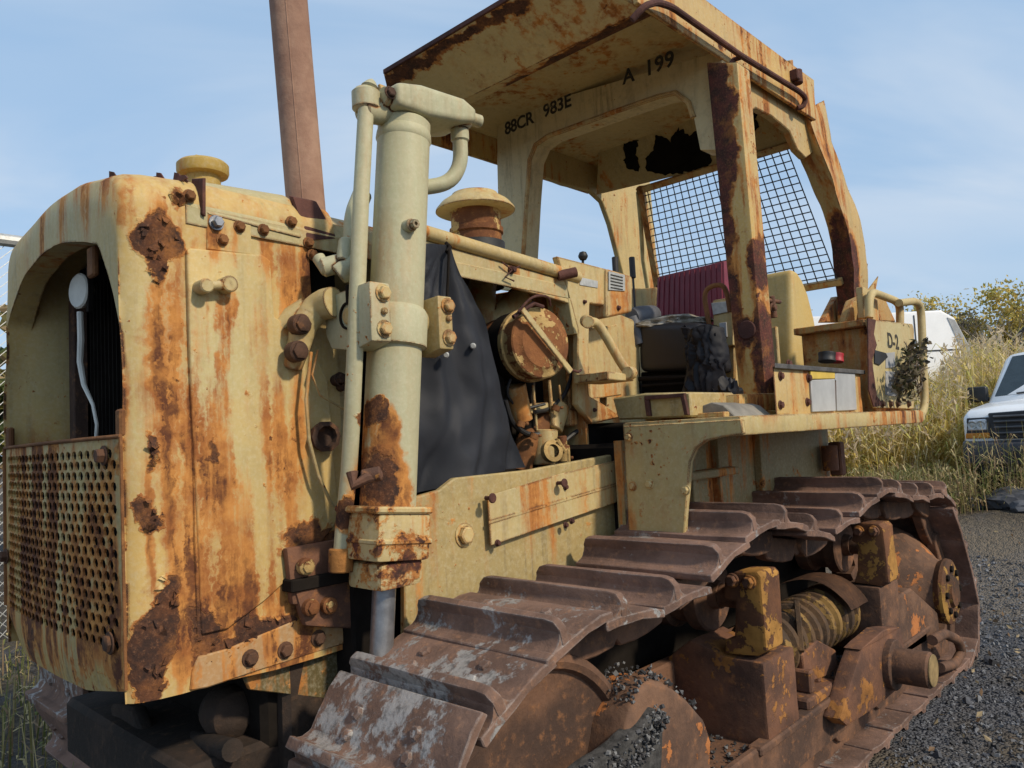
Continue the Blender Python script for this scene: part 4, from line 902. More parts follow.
def shoe_mesh(name, mat, seed):
    HW = .3125; m = MB(); rnd = random.Random(seed)
    plate = [(-.095, -.100), (-.09, -.078), (-.02, -.075), (.10, -.075), (.17, -.078), (.225, -.092), (.225, -.116), (.10, -.10), (-.09, -.108)]
    m.prism([V((x, -HW, z)) for x, z in plate], (0, 2 * HW, 0), .003)
    g = [(-HW, -.08), (-HW, -.03), (-HW + .018, -.006), (-HW + .05, 0), (HW - .05, 0), (HW - .018, -.006), (HW, -.03), (HW, -.08)]
    m.prism([V((-.016, y, z)) for y, z in g], (.032, 0, 0), .006, 2)
    for sgn in (1, -1):     # cast fillets where the bar meets the plate
        m.prism([V((sgn * x, -HW + .004, z)) for x, z in [(.012, -.078), (.060, -.078), (.040, -.070), (.024, -.056), (.014, -.036)]], (0, 2 * HW - .008, 0), 0)
    for y in (-.10, .0, .10, ):
        pass
    for y in (-.13, .13):
        for x in (.07, .13): m.lathe((x, y, -.078), (0, 0, 1), [(0, 0), (.019, 0), (.019, .010), (.014, .015), (0, .015)], 6)
    m.sub(2); m.rough(.004, 9, seed); m.rough(.0025, 28, seed + 3)
    me_o = m.build(name, mat); me = me_o.data; bpy.data.objects.remove(me_o); return me
SH_R = [shoe_mesh('track_shoe', M_shoe, k) for k in (1, 5)]; SH_W = [shoe_mesh('track_shoe', M_shoew, k) for k in (2, 7)]
def make_track(yc):
    m = MB()
    for k in range(NSH):
        p, t, n = frame_at(k * PIT)
        for yo in (-.13, .13):
            c = V((p.x, yc + yo, p.y)); T = V((t.x, 0, t.y)); N = V((n.x, 0, n.y)); Y = V((0, 1, 0))
            y2 = yo * 0 + (.012 if k % 2 else -.012)
            pr = [(-.165, -.115), (.165, -.115), (.175, -.16), (.13, -.215), (.04, -.225), (-.04, -.225), (-.13, -.215), (-.175, -.16)]
            m.prism([c + T * x + N * z + Y * (-.03 + y2) for x, z in pr], Y * .06, .006)
        q = frame_at((k + .5) * PIT); c = V((q[0].x, yc, q[0].y)) - V((q[2].x, 0, q[2].y)) * .165
        m.cyl(c - V((0, .15, 0)), c + V((0, .15, 0)), .04, seg=12)
    tr = m.build('track', M_under, DZ)
    for k in range(NSH):
        p, t, n = frame_at(k * PIT)
        worn_ = (1.0 < p.x < 2.1 and p.y > .3)
        o = bpy.data.objects.new('track_shoe', (SH_W if worn_ else SH_R)[k % 2]); COL.objects.link(o); o.parent = tr
        o.matrix_basis = Matrix(((t.x, 0, n.x, p.x), (0, 1, 0, yc), (t.y, 0, n.y, p.y), (0, 0, 0, 1)))
    return tr
TY = 1.7375
make_track(TY); make_track(5.8 - TY)

# ------------------------------------------------------------------ undercarriage of the near track
uf = MB(); uf.box((2.2, 1.50, .17), (5.15, 1.54, .37), .01); uf.box((2.2, 1.54, .16), (5.15, 2.0, .34), .01); uf.box((1.3, 1.93, .3), (5.2, 2.0, .62), .01)
uf.box((2.9, 1.485, .34), (5.2, 1.55, .375), .008); uf.box((2.2, 1.60, .02), (5.0, 1.95, .12), .01)
frame = uf.build('track_frame', M_under, DZ)
m = MB(); m.prism([V((x, 1.56, z)) for x, z in ((2.15, .16), (5.1, .16), (5.0, .04), (2.3, .04))], (0, .03, 0), .006); m.build('roller_guard', M_under, frame)
m = MB()
for k in range(6): m.cyl((2.2 + k * .55, 1.54, .21), (2.2 + k * .55, 1.94, .21), .115, seg=20)
build_each(m, 'track_roller', M_under, frame)
IC = V((1.70, 1.55, .555))
m = MB(); m.lathe(IC, (0, 1, 0), [(0, .06), (.10, .055), (.33, .045), (.395, .03), (.405, .008), (.425, .0), (.445, .008), (.455, .03), (.455, .33), (.3, .34), (0, .34)], 64); m.build('idler', M_under, frame, 30)
m = MB(); m.prism(pp([(618, 800), (628, 725), (640, 690), (652, 679), (668, 683), (690, 700), (706, 720), (713, 742), (713, 800)], y=1.46), (0, .17, 0), .035, 3); m.sub(2); m.rough(.006, 7, 3)
M_nose = rusty('frame_nose_rust', (.085, .05, .036), (.19, .105, .065), (.30, .14, .065), seed=28., yellow=.30, ycol=(.45, .17, .055)); m.build('frame_nose', M_nose, frame, 40)
m = MB(); m.prism(pp([(552, 804), (574, 780), (598, 760), (622, 745), (643, 724), (655, 708), (664, 730), (660, 804)], y=1.435), (0, .06, 0), .008, 2); m.sub(2); m.rough(.006, 9, 5); m.build('frame_ledge', plain('packed_grit', (.05, .048, .046), .95, var=.6, sc=26, bump=1.), frame)
def pedestal(x, post, ped, bolts_, roller, mt):
    m = MB(); m.prism(pp(ped, x=x - .02), (.30, 0, 0), .012, 2); m.sub(2); m.rough(.005, 6, x); m.build('pedestal', M_ured if x < 4 else M_under, frame)
    m = MB(); m.prism(pp(post, x=x), (.17, 0, 0), .014, 2); m.sub(2); m.rough(.005, 8, x); br = m.build('roller_bracket', M_uyel, frame)
    m = MB()
    for b in bolts_: p = P(*b, x=x); m.cyl(p, p + V((-.012, 0, 0)), .030, seg=16); m.bolt(p + V((-.012, 0, 0)), (-1, 0, 0), .024, .022, False)
    build_each(m, 'bolt', M_ured, br, .012)
    c = P(*roller, y=1.80)
    m = MB(); m.lathe(c, (0, 1, 0), [(0, -.04), (.06, -.04), (.065, 0), (.12, .005), (.155, .0), (.165, .008), (.165, .07), (.14, .08), (.14, .17), (.165, .18), (.165, .25), (0, .25)], 36)
    m.cyl(c + V((0, -.2, 0)), c, .05); m.build('carrier_roller', M_under, frame)
pedestal(3.02, [(724, 653), (724.5, 639), (733.5, 637), (735, 601), (724, 598), (724, 580), (733.5, 572), (757, 572), (761, 577), (767, 652), (758, 657)],
         [(640, 700), (664, 660), (690, 640), (722, 656), (763, 664), (770, 744), (752, 790), (640, 790)], ((733, 580), (750, 582)), (714, 594), 0)
pedestal(4.36, [(853, 583), (857, 570), (858, 545), (851, 541), (853, 528), (860, 523), (879, 524), (883, 528), (889, 583), (880, 587)],
         [(812, 600), (836, 588), (853, 585), (880, 588), (884, 646), (868, 655), (815, 640)], ((859, 531), (874, 531)), (845, 545), 0)
# recoil spring between the pedestals, end cap, bracket on top, arched shield
m = MB(); prof = [(0, 0), (.10, 0), (.11, .01), (.11, .05), (.135, .06), (.15, .07), (.15, .12)]; x = .12
while x < .95: prof += [(.132, x + .012), (.132, x + .035), (.152, x + .047), (.155, x + .075), (.15, x + .085)]; x += .085
prof += [(0, x)]
m.lathe((3.32, 1.72, .60), (1, 0, .02), prof, 32); spr = m.build('recoil_spring', M_coil, frame)
m = MB(); m.bar((3.5, 1.56, .60), (3.62, 1.62, .80), .025, .03); m.bar((3.62, 1.6, .78), (3.5, 1.83, .77), .02, .025); m.build('spring_clamp', M_coil, spr)
m = MB(); m.prism(pp([(802, 655), (818, 640), (836, 650), (838, 668), (828, 676), (806, 684)], y=1.56), (0, .03, 0), .006); m.box((3.4, 1.5, .37), (3.75, 1.66, .42), .01); m.box((3.48, 1.52, .42), (3.53, 1.66, .52), .008); m.cyl((3.68, 1.58, .42), (3.68, 1.58, .50), .03, seg=8); m.build('frame_bracket', M_ured, frame)
m = MB()
def arch(u, v):
    a = PI * (.12 + .58 * u); return V((4.05 + .25 * v - .1 * u, 1.74 - .23 * math.cos(a), .60 + .23 * math.sin(a)))
m.grid(arch, 12, 3); m.solid(.03); m.rough(.008, 8, 2); m.build('spring_shield', M_under, frame)
m = MB(); m.prism(pp([(848, 727), (840, 720), (861, 650), (884, 630), (901, 627), (905, 650), (900, 688), (884, 702)], y=1.42), (0, .08, 0), .012, 2); m.prism(pp([(861, 650), (884, 630), (901, 627), (880, 640)], y=1.415), (0, .09, 0), .004); m.sub(2); m.rough(.004, 8, 1); tp = m.build('trunnion_plate', M_ured, frame)
q = P(890, 664, y=1.42); m = MB(); m.cyl(q + V((0, .02, 0)), q + V((0, -.035, 0)), .125, seg=32); m.cyl(q, q + V((0, -.20, 0)), .088, seg=32, ch=.012); m.build('trunnion', M_under, tp)
m = MB(); m.cyl(q + V((0, -.199, 0)), q + V((0, -.206, 0)), .078, seg=32); m.build('pin_cap', plain('old_yellow_cap', (.20, .14, .06), .8, var=.6), tp)
m = MB(); m.tube([P(x, y, y=1.44) for x, y in ((932, 640), (945, 634), (957, 640), (962, 652), (955, 664), (940, 668))], .03, 12, .05); m.rough(.006, 9, 4); m.build('tow_loop', M_under, frame)
m = MB(); m.prism(pp([(893, 600), (912, 588), (938, 612), (940, 634), (905, 656), (893, 640)], y=1.5), (0, .25, 0), .012); m.build('frame_cover', M_nose, frame)
hc = P(956, 592, y=1.43)
m = MB(); m.lathe(hc, (0, 1, 0), [(0, 0), (.09, 0), (.1, .02), (.18, .02), (.205, .03), (.21, .05), (.19, .09), (0, .09)], 40); hub = m.build('drive_hub', rusty('hub_paint', (.05, .03, .02), (.13, .06, .03), (.25, .1, .04), seed=31., yellow=.40, ycol=(.36, .20, .05), fine=14), DZ)
m = MB()
for k in range(8): a = k * PI / 4; m.bolt(hc + V((.145 * math.cos(a), .02, .145 * math.sin(a))), (0, -1, 0), .022, .016, False)
build_each(m, 'bolt', M_dark, hub, .012)
m = MB(); m.lathe(hc, (0, 1, 0), [(.19, .08), (.21, .12), (.27, .17), (.36, .27), (.43, .42), (.45, .62), (0, .62)], 48); m.build('final_drive', M_nose, DZ)
m = MB(); prof_ = []
for k in range(54):
    a = 2 * PI * k / 54; r = .56 if (k % 2) else .49; prof_.append(V((5.52 + r * math.cos(a), 1.86, .56 + r * math.sin(a))))
m.prism(prof_, (0, .09, 0), .0); m.build('sprocket', M_under, DZ)
# dark gear under the nose: cross member, ball, links
m = MB(); m.box((1.0, 2.35, .50), (1.5, 3.45, .72), .02); m.box((1.3, 2.30, .3), (1.6, 2.4, 1.0), .02); m.tube([(1.25, 2.35, .62), (1.2, 2.9, .40), (1.2, 3.5, .38)], .05, 12, .1); m.tube([(1.12, 2.3, .75), (1.2, 3.0, .62), (1.3, 3.6, .5)], .035, 12, .1)
m.prism([V((1.05, 2.5, .2)), V((1.05, 2.9, .3)), V((1.05, 3.1, .75)), V((1.05, 2.9, .78)), V((1.05, 2.55, .5))], (.05, 0, 0), .01)
m.sub(1); m.rough(.008, 6, 4); m.build('cross_member', rusty('greasy_rust', (.022, .017, .014), (.05, .034, .026), (.10, .058, .035), seed=85.), DZ)
m = MB(); m.box((1.9, 2.1, .55), (5.2, 3.7, 1.0), .02); m.box((2.9, 2.06, .95), (5.2, 3.74, 1.6), .02); m.build('belly_frame', M_dark, DZ)
q = P(228, 712, x=1.22); m = MB(); m.lathe(q + V((0, -.11, 0)), (0, 1, 0), [(0, .02), (.04, .025), (.075, .055), (.088, .11), (.075, .165), (.04, .195), (0, .2)], 28); m.build('ball_joint', rusty('ball_rust', (.03, .022, .018), (.06, .04, .03), (.12, .07, .04), seed=83.), DZ)

# ------------------------------------------------------------------ loose things lying on the machine
def tarp_fn(u, v):
    xl = 405; xr = 451 + 84 * v ** .97; px = xl + (xr - xl) * u
    py = 244 + (258 - 6 * math.sin(u * 3) - 34 * u) * v
    p = P(px, py, y=2.20)
    f = .03 * math.sin(px * .06 + v * 2.2) * v * (1.3 - v) + .02 * math.sin(px * .13 - v * 5) + .03 * max(0, v - .86) * 8 * math.sin(px * .05)
    n_ = mnoise.noise(p * 4.) * .035 + mnoise.noise(p * 11.) * .010
    # soft diagonal drag folds
    f += .018 * math.sin(9 * (u + v * .8)) * (.3 + v)
    n_ += .03 * abs(mnoise.noise(V((px * .022, v * 2.4, 1.)))) + .022 * max(0, math.sin(px * .16 + v * 1.5 + 3 * mnoise.noise(p * 2.))) ** 3 * v
    th = math.atan2(px - 449, py - 236); n_ += .022 * math.sin(th * 24 + 2 * mnoise.noise(p * 3.)) * min(1, v * 2.5) * (1.15 - v)
    return p + V((0, f * .8 + n_, 0))
m = MB(); m.grid(tarp_fn, 50, 60); m.solid(.004)
tp_ = m.build('tarpaulin', plain('black_canvas', (.050, .055, .070), .62, var=.12, sc=3, bump=.25, spec=.4), None, 60)
tag(tp_, 'black canvas tarpaulin hanging over the engine bay beside the lift cylinder', 'tarpaulin')
m = MB(); m.tube([P(446, 243, y=2.22), P(450, 247, y=2.2), P(447, 252, y=2.19)], .008, 8); m.tube(pp([(449, 250), (447, 300)], y=2.185), .006, 6); m.build('hook', M_dark, tp_)
m = MB()
for px, py in ((473, 346), (446, 355)): m.cyl(P(px, py, y=2.175), P(px, py, y=2.155), .012)
build_each(m, 'eyelet', M_plateal, tp_)
def crumple(name, c, r, amp, sc, seed, mat, lab, cat, sq=1., n=3):
    m = MB(); bmesh.ops.create_icosphere(m.bm, subdivisions=n + 1, radius=1.)
    for v in m.bm.verts:
        d = v.co.normalized(); k = 1 + amp * mnoise.noise(d * sc + V((seed, 0, 0))) + amp * .6 * abs(mnoise.noise(d * sc * 2.3 + V((0, seed, 0))))
        v.co = V((d.x * r[0], d.y * r[1], d.z * r[2])) * k + V(c)
        if v.co.z < c[2] - r[2] * sq: v.co.z = c[2] - r[2] * sq
    o = m.build(name, mat, None, 20); tag(o, lab, cat); return o
M_bag = plain('black_plastic', (.012, .012, .016), .5, var=.2, sc=6, bump=0, spec=.2)
bo = None
def bag(u, v):
    px = 684 + 40 * u + 6 * math.sin(v * 4); py = 328 + 84 * v
    p = P(px, py, x=3.66); k = mnoise.noise(V((p.x, p.y * 16, p.z * 5))) * .03 + abs(mnoise.noise(V((p.x * 20, p.y * 34, p.z * 12)))) * .03 + mnoise.noise(p * 60.) * .006
    e = .13 * math.sin(PI * min(1, max(0, u))) ** .5
    return p + V((-e * .7 - k, k * .5, mnoise.noise(p * 9. + V((4, 4, 4))) * .03))
m = MB(); m.grid(bag, 44, 70); bmesh.ops.recalc_face_normals(m.bm, faces=m.bm.faces[:]); m.solid(-.03)
tag(m.build('plastic_bag', M_bag, None, 25), 'large shredded black plastic bag draped down the side of the seat', 'plastic bag')
q = P(730, 404, x=3.5); crumple('plastic_bag', q, (.07, .06, .10), .6, 2.6, 3, M_bag, 'small crumpled black plastic bag at the foot of the rusty canopy post', 'plastic bag', .8)
q = P(660, 325, x=3.85); o = crumple('cushion', q + V((.1, 0, .0)), (.22, .24, .055), .22, 2.2, 8, plain('dirty_cloth', (.22, .17, .09), .9, var=.6, sc=14, bump=.8, col2=(.42, .40, .36)), 'torn dirty cloth cushion lying on the black seat', 'cushion', .7)
m = MB(); m.prism(pp([(678, 414), (712, 402), (724, 405), (736, 416), (738, 419), (680, 418)], x=3.05), (.35, 0, .0), .004); m.rough(.01, 8, 2)
tag(m.build('cardboard_sheet', plain('grey_card', (.20, .185, .16), .85, var=.3, sc=9, bump=.5), None), 'weathered grey cardboard sheet lying on the deck edge', 'cardboard')
def can(name, px, py0, py1, y, hw, mat, lab):
    a, b = P(px, py1, y=y), P(px, py0, y=y); r = (P(px + hw, py1, y=y) - a).length * .8
    m = MB(); m.lathe(a, b - a, [(0, 0), (r, 0), (r, .01), (r * .96, .015), (r * .96, (b - a).length - .015), (r, (b - a).length - .01), (r, (b - a).length), (r * .85, (b - a).length - .004), (0, (b - a).length - .006)], 20)
    o = m.build(name, mat, None); tag(o, lab, 'can'); return o
can('tin_can', 827, 353, 361.5, 1.66, 4, M_rub, 'squat black tin standing on the box lid'); rc = can('tin_can', 836.5, 354, 362, 1.64, 3.2, plain('red_tin', (.45, .035, .05), .5, var=.2), 'small red tin standing on the box lid beside the black tin')
# dry vine hanging on the rear box
m = MB(); rnd = random.Random(4); bm = m.bm
for k in range(26):
    x0_, y0_ = rnd.uniform(895, 922), rnd.uniform(385, 397); pts = [P(x0_, y0_, y=1.46)]
    tx, ty_ = rnd.uniform(903, 930), rnd.uniform(338, 372)
    for j in range(1, 6): t = j / 5; pts.append(P(x0_ + (tx - x0_) * t + rnd.uniform(-3, 3), y0_ + (ty_ - y0_) * t + rnd.uniform(-3, 3), y=1.45 - rnd.random() * .08))
    m.tube(pts, .003, 5)
stems = m.build('dry_vine', plain('dry_stem', (.13, .10, .07), .9, bump=0), None)
tag(stems, 'dead vine tangled over the rear cream box and its grab rail', 'vine')
def leaf_cloud(name, pts, size, mats, parent, seed, flat=.4, normal=None):
    rnd = random.Random(seed); m = MB(); bm = m.bm
    for p in pts:
        d = V((rnd.gauss(0, 1), rnd.gauss(0, 1), rnd.gauss(0, 1))).normalized(); e = d.orthogonal().normalized(); e = (Matrix.Rotation(rnd.uniform(0, 6.3), 3, d) @ e); f = d.cross(e)
        s_ = size * rnd.uniform(.6, 1.4)
        vs = [bm.verts.new(p + e * s_), bm.verts.new(p + f * s_ * flat + d * s_ * .15), bm.verts.new(p - e * s_), bm.verts.new(p - f * s_ * flat + d * s_ * .15)]
        fc = bm.faces.new(vs); fc.material_index = rnd.randrange(len(mats))
    return m.build(name, mats, parent, smooth=False)
def leafm(name, c, tr=.25):
    t = NT(name); t.fin(t.mix(t.noise(t.pos(), 3, 3), tuple(x * .7 for x in c), tuple(x * 1.25 for x in c)), .7, 0, .25)
    if tr:
        tb = t.n('ShaderNodeBsdfTranslucent'); tb.inputs[0].default_value = (*c, 1); mx = t.n('ShaderNodeMixShader'); mx.inputs[0].default_value = tr
        t.l(t.b.outputs[0], mx.inputs[1]); t.l(tb.outputs[0], mx.inputs[2]); t.l(mx.outputs[0], t.out.inputs[0])
    return t.m
M_lv = [leafm('vine_leaf_dark', (.04, .035, .025)), leafm('vine_leaf_brown', (.10, .08, .045)), leafm('vine_leaf_green', (.07, .07, .03))]
rnd = random.Random(12); pts = []
for k in range(300):
    if k < 110: x_, y_ = rnd.gauss(902, 5), rnd.gauss(380, 9)
    else:
        t = rnd.random(); x_, y_ = rnd.gauss(906 + 14 * t, 6), rnd.gauss(378 - 28 * t, 9)
    pts.append(P(x_, y_, y=1.44 - rnd.random() * .1))
leaf_cloud('leaves', pts, .024, M_lv, stems, 6, .55)

# ------------------------------------------------------------------ ground
def sst(a, b, x): t = min(1, max(0, (x - a) / (b - a))); return t * t * (3 - 2 * t)
def gz(x, y):
    base = .57 * sst(7.4, 10.2, x + .35 * (y - 1.5) * (1 if y > 1.5 else 0)) + .25 * sst(11, 22, x)
    base += .10 * sst(5.5, 9, y) * (1 - sst(7, 10, x))
    return base + .035 * mnoise.noise(V((x * .6, y * .6, 0))) * sst(0, 3, abs(x - 3.5) - 2)
def ground_mesh():
    m = MB(); bm = m.bm
    def axis(lo, hi, c0, c1, step):
        xs = []; v = c0
        while v <= c1: xs.append(v); v += step
        s_ = step
        while xs[-1] < hi: s_ *= 1.35; xs.append(xs[-1] + s_)
        s_ = step
        while xs[0] > lo: s_ *= 1.35; xs.insert(0, xs[0] - s_)
        return xs
    xs = axis(-400, 900, -1, 13, .14); ys = axis(-600, 900, -2, 7, .14)
    g = [[bm.verts.new((x, y, gz(x, y))) for y in ys] for x in xs]
    for i in range(len(xs) - 1):
        for j in range(len(ys) - 1): bm.faces.new([g[i][j], g[i + 1][j], g[i + 1][j + 1], g[i][j + 1]])
    return m
t = NT('gravel_ground'); p = t.n('ShaderNodeNewGeometry').outputs['Position']
vo = t.n('ShaderNodeTexVoronoi'); t.l(p, vo.inputs['Vector']); vo.inputs['Scale'].default_value = 62
vo2 = t.n('ShaderNodeTexVoronoi'); t.l(p, vo2.inputs['Vector']); vo2.inputs['Scale'].default_value = 17
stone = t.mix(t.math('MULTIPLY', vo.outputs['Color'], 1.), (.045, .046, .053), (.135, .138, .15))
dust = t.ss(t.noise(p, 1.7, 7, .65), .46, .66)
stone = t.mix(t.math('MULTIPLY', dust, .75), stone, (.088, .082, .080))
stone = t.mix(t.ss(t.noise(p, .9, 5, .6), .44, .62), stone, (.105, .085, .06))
soil = t.mix(t.ss(t.noise(p, 14, 6, .7), .4, .65), (.05, .042, .034), (.14, .115, .08))
sx_ = t.n('ShaderNodeSeparateXYZ'); t.l(p, sx_.inputs[0])
fz = t.math('ADD', t.ss(sx_.outputs[0], 8.2, 9.6), t.ss(sx_.outputs[1], 3.6, 5.5), clamp=True)
col = t.mix(t.math('MULTIPLY', fz, t.ss(t.noise(p, 3, 5, .6), .25, .6)), stone, soil)
col = t.mix(t.math('MULTIPLY', t.math('MULTIPLY', t.ss(sx_.outputs[0], 6.9, 7.6), t.math('SUBTRACT', 1., t.ss(sx_.outputs[0], 9., 9.8))), .6), col, (.20, .165, .125))  # paler brown strip across the bank, sunlight put into the ground colour
t.bump(t.math('ADD', t.math('MULTIPLY', vo.outputs['Distance'], -1.), t.math('MULTIPLY', vo2.outputs['Distance'], -1.4)), 1., .02)
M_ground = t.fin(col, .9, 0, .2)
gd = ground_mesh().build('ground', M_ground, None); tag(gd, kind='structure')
# loose gravel stones round the machine
def stones(name, spots_, mats, label, parent=None, seed=3):
    rnd = random.Random(seed); m = MB(); bm = m.bm
    base = [(1, 0, 0), (-1, 0, 0), (0, 1, 0), (0, -1, 0), (0, 0, 1), (0, 0, -1)]; fcs = [(0, 2, 4), (2, 1, 4), (1, 3, 4), (3, 0, 4), (2, 0, 5), (1, 2, 5), (3, 1, 5), (0, 3, 5)]
    cube = [(-1, -1, -1), (1, -1, -1), (1, 1, -1), (-1, 1, -1), (-1, -1, 1), (1, -1, 1), (1, 1, 1), (-1, 1, 1)]; cf = [(3, 2, 1, 0), (4, 5, 6, 7), (0, 1, 5, 4), (1, 2, 6, 5), (2, 3, 7, 6), (3, 0, 4, 7)]
    for p, s_ in spots_:
        R_ = Matrix.Rotation(rnd.uniform(0, 6.3), 3, V((rnd.gauss(0, 1), rnd.gauss(0, 1), rnd.gauss(0, 1) + .01)).normalized())
        sc_ = V((rnd.uniform(.6, 1.2), rnd.uniform(.5, 1.), rnd.uniform(.4, .8)))
        if rnd.random() < .5: src, F = base, fcs; k = 1.2
        else: src, F = cube, cf; k = .75
        vs = [bm.verts.new(V(p) + R_ @ (V((c[0] * sc_.x, c[1] * sc_.y, c[2] * sc_.z)) * s_ * k * rnd.uniform(.75, 1.2))) for c in src]
        mi = rnd.randrange(len(mats))
        for f in F: bm.faces.new([vs[i] for i in f]).material_index = mi
    o = m.build(name, mats, parent, smooth=False); tag(o, label, None, None, 'stuff'); return o
M_st = [plain('stone_dark', (.075, .078, .09), .85, bump=0), plain('stone_grey', (.13, .135, .15), .85, bump=0), plain('stone_pale', (.17, .175, .185), .85, bump=0), plain('stone_black', (.03, .03, .032), .8, bump=0)]
rnd = random.Random(21); L = []
for k in range(19000):
    x = rnd.uniform(3.4, 8.6); y = rnd.uniform(-.9, 2.6)
    if 1.40 < y < 4.4 and 1.0 < x < 6.25: continue
    s_ = rnd.choice((.005, .006, .007, .009, .011, .015)) * (2.2 if rnd.random() < .025 else 1)
    L.append(((x, y, gz(x, y) + s_ * .3), s_))
stones('gravel', L, M_st, 'loose dark gravel stones spread beside the track')
L = []
def heap(px0, px1, py0, py1, n, h, **pl):
    for k in range(n):
        p = P(rnd.uniform(px0, px1), rnd.uniform(py0, py1), **pl); L.append((p + V((rnd.uniform(-.02, .06), rnd.uniform(-.02, .05), rnd.uniform(-.01, h))), rnd.choice((.006, .008, .010, .013))))
# on the frame nose, on the frame shelf, on the worn shoes
ntop = pp([(634, 706), (640, 690), (652, 679), (668, 683), (690, 700), (706, 720)], y=1.46)
for k in range(200):
    i_ = rnd.randrange(len(ntop) - 1); a_ = ntop[i_].lerp(ntop[i_ + 1], rnd.random()); u_ = rnd.random() ** 1.5
    if mnoise.noise(a_ * 14.) < -.05: continue
    L.append((a_ + V((rnd.gauss(0, .008), (.01 + u_ * .15), .004 + .03 * rnd.random() * min(1, u_ * 5))), rnd.choice((.004, .005, .007, .010))))
hb = pp([(548, 796), (570, 776), (596, 757), (622, 741), (643, 720), (655, 702)], y=1.445)
hf = pp([(560, 800), (590, 790), (620, 780), (640, 768), (655, 742), (668, 718)], y=1.425)
for k in range(600):
    t_ = rnd.random() * 4.999; i_ = int(t_); a_ = hb[i_].lerp(hb[i_ + 1], t_ - i_).lerp(hf[i_].lerp(hf[i_ + 1], t_ - i_), rnd.random() ** .8)
    L.append((a_ + V((rnd.gauss(0, .006), -.004 + rnd.gauss(0, .006), rnd.gauss(0, .005))), rnd.choice((.004, .005, .006, .008, .010))))
for k in range(260):
    x = rnd.uniform(2.45, 2.98); y = rnd.uniform(1.54, 1.92); L.append(((x, y, .348), rnd.choice((.005, .008, .010, .013))))
for k in range(260):
    x = rnd.uniform(3.3, 4.9); y = rnd.uniform(1.55, 1.9); L.append(((x, y, .355 + rnd.uniform(0, .02)), rnd.choice((.008, .010, .013))))
M_coal = [plain('grit_black', (.028, .028, .03), .75, bump=0), plain('grit_grey', (.075, .075, .08), .8, bump=0), plain('grit_pale', (.17, .17, .17), .85, bump=0), plain('grit_dark', (.045, .042, .042), .8, bump=0)]
stones('grit', L, M_coal, 'black grit heaped on the track frame and idler', seed=9)

# ------------------------------------------------------------------ dry reeds, weeds, straw
def blades(name, roots, mats, label, seed, plume=None, leaves=3, kind='stuff'):
    """roots: (point, height, width)"""
    rnd = random.Random(seed); m = MB(); bm = m.bm
    def quad(a, b, wv, mi, w2=.3):
        f = bm.faces.new([bm.verts.new(a - wv), bm.verts.new(a + wv), bm.verts.new(b + wv * w2), bm.verts.new(b - wv * w2)]); f.material_index = mi
    nm = len(mats) - (1 if plume else 0)
    for p, h, wd in roots:
        p = V(p); a = rnd.uniform(0, 6.3); ln = V((math.cos(a), math.sin(a), 0)) * h * abs(rnd.gauss(0, .14)); wv = V((math.cos(a + 1.4), math.sin(a + 1.4), 0)) * wd
        mi = rnd.randrange(nm); q1 = p + V((0, 0, h * .5)) + ln * .3; q2 = p + V((0, 0, h)) + ln
        quad(p, q1, wv, mi, .9); quad(q1, q2, wv * .9, mi, .4)
        for k in range(leaves):
            t = rnd.uniform(.15, .9); b = p.lerp(q2, t); a2 = rnd.uniform(0, 6.3); L_ = h * rnd.uniform(.12, .3)
            e = b + V((math.cos(a2) * L_ * .7, math.sin(a2) * L_ * .7, L_ * rnd.uniform(.1, .7))); e2 = e + V((math.cos(a2) * L_ * .5, math.sin(a2) * L_ * .5, -L_ * rnd.uniform(.1, .5)))
            lw = V((-math.sin(a2), math.cos(a2), 0)) * wd * rnd.uniform(1., 2.2); mi2 = rnd.randrange(nm)
            quad(b, e, lw, mi2, .8); quad(e, e2, lw * .8, mi2, .1)
        if plume and rnd.random() < plume:
            for k in range(9):
                b = q2 + V((rnd.gauss(0, .022), rnd.gauss(0, .022), rnd.uniform(-.20, .08))); e = b + V((rnd.gauss(0, .05), rnd.gauss(0, .05), rnd.uniform(.02, .10)))
                quad(b, e, V((rnd.gauss(0, .012), rnd.gauss(0, .012), .002)), len(mats) - 1, .4)
    o = m.build(name, mats, None, smooth=False); tag(o, label, None, None, kind); return o
def at_depth(px, dep, z=0):
    d = w(V(((px - 512), 0, FPX))) / FPX; return CAMPOS + d * dep
M_reed = [leafm('reed_straw', (.64, .50, .17)), leafm('reed_ochre', (.60, .44, .11)), leafm('reed_green', (.48, .44, .12)), leafm('reed_pale', (.70, .58, .32)), leafm('reed_plume', (.58, .47, .32), .35)]
rnd = random.Random(31); roots = []
def intruck(x, y): return 10.6 < x < 17 and .2 < y < 2.75
while len(roots) < 3600:
    px = rnd.uniform(690, 1090); dep = rnd.uniform(10.2, 15.5); q = at_depth(px, dep)
    if intruck(q.x, q.y): continue
    hmax = 1.5 + .75 * sst(900, 985, px) ; hmax *= 1 - .35 * sst(11.5, 9.8, dep)
    h = hmax * rnd.uniform(.65, 1.05)
    roots.append(((q.x, q.y, gz(q.x, q.y)), h, rnd.uniform(.004, .008)))
blades('reeds', roots, M_reed, 'tall dry straw-coloured reeds growing behind the white pickup truck', 33, .32, 5)
roots = []
while len(roots) < 1500:
    px = rnd.uniform(840, 1060); dep = rnd.uniform(8.6, 10.6); q = at_depth(px, dep)
    if intruck(q.x, q.y): continue
    if px > 965 and rnd.random() < .72: continue
    roots.append(((q.x, q.y, gz(q.x, q.y)), rnd.uniform(.12, .55), rnd.uniform(.003, .006)))
M_weed = [leafm('weed_straw', (.52, .42, .21)), leafm('weed_olive', (.28, .25, .09)), leafm('weed_green', (.16, .18, .055)), leafm('weed_brown', (.30, .21, .12))]
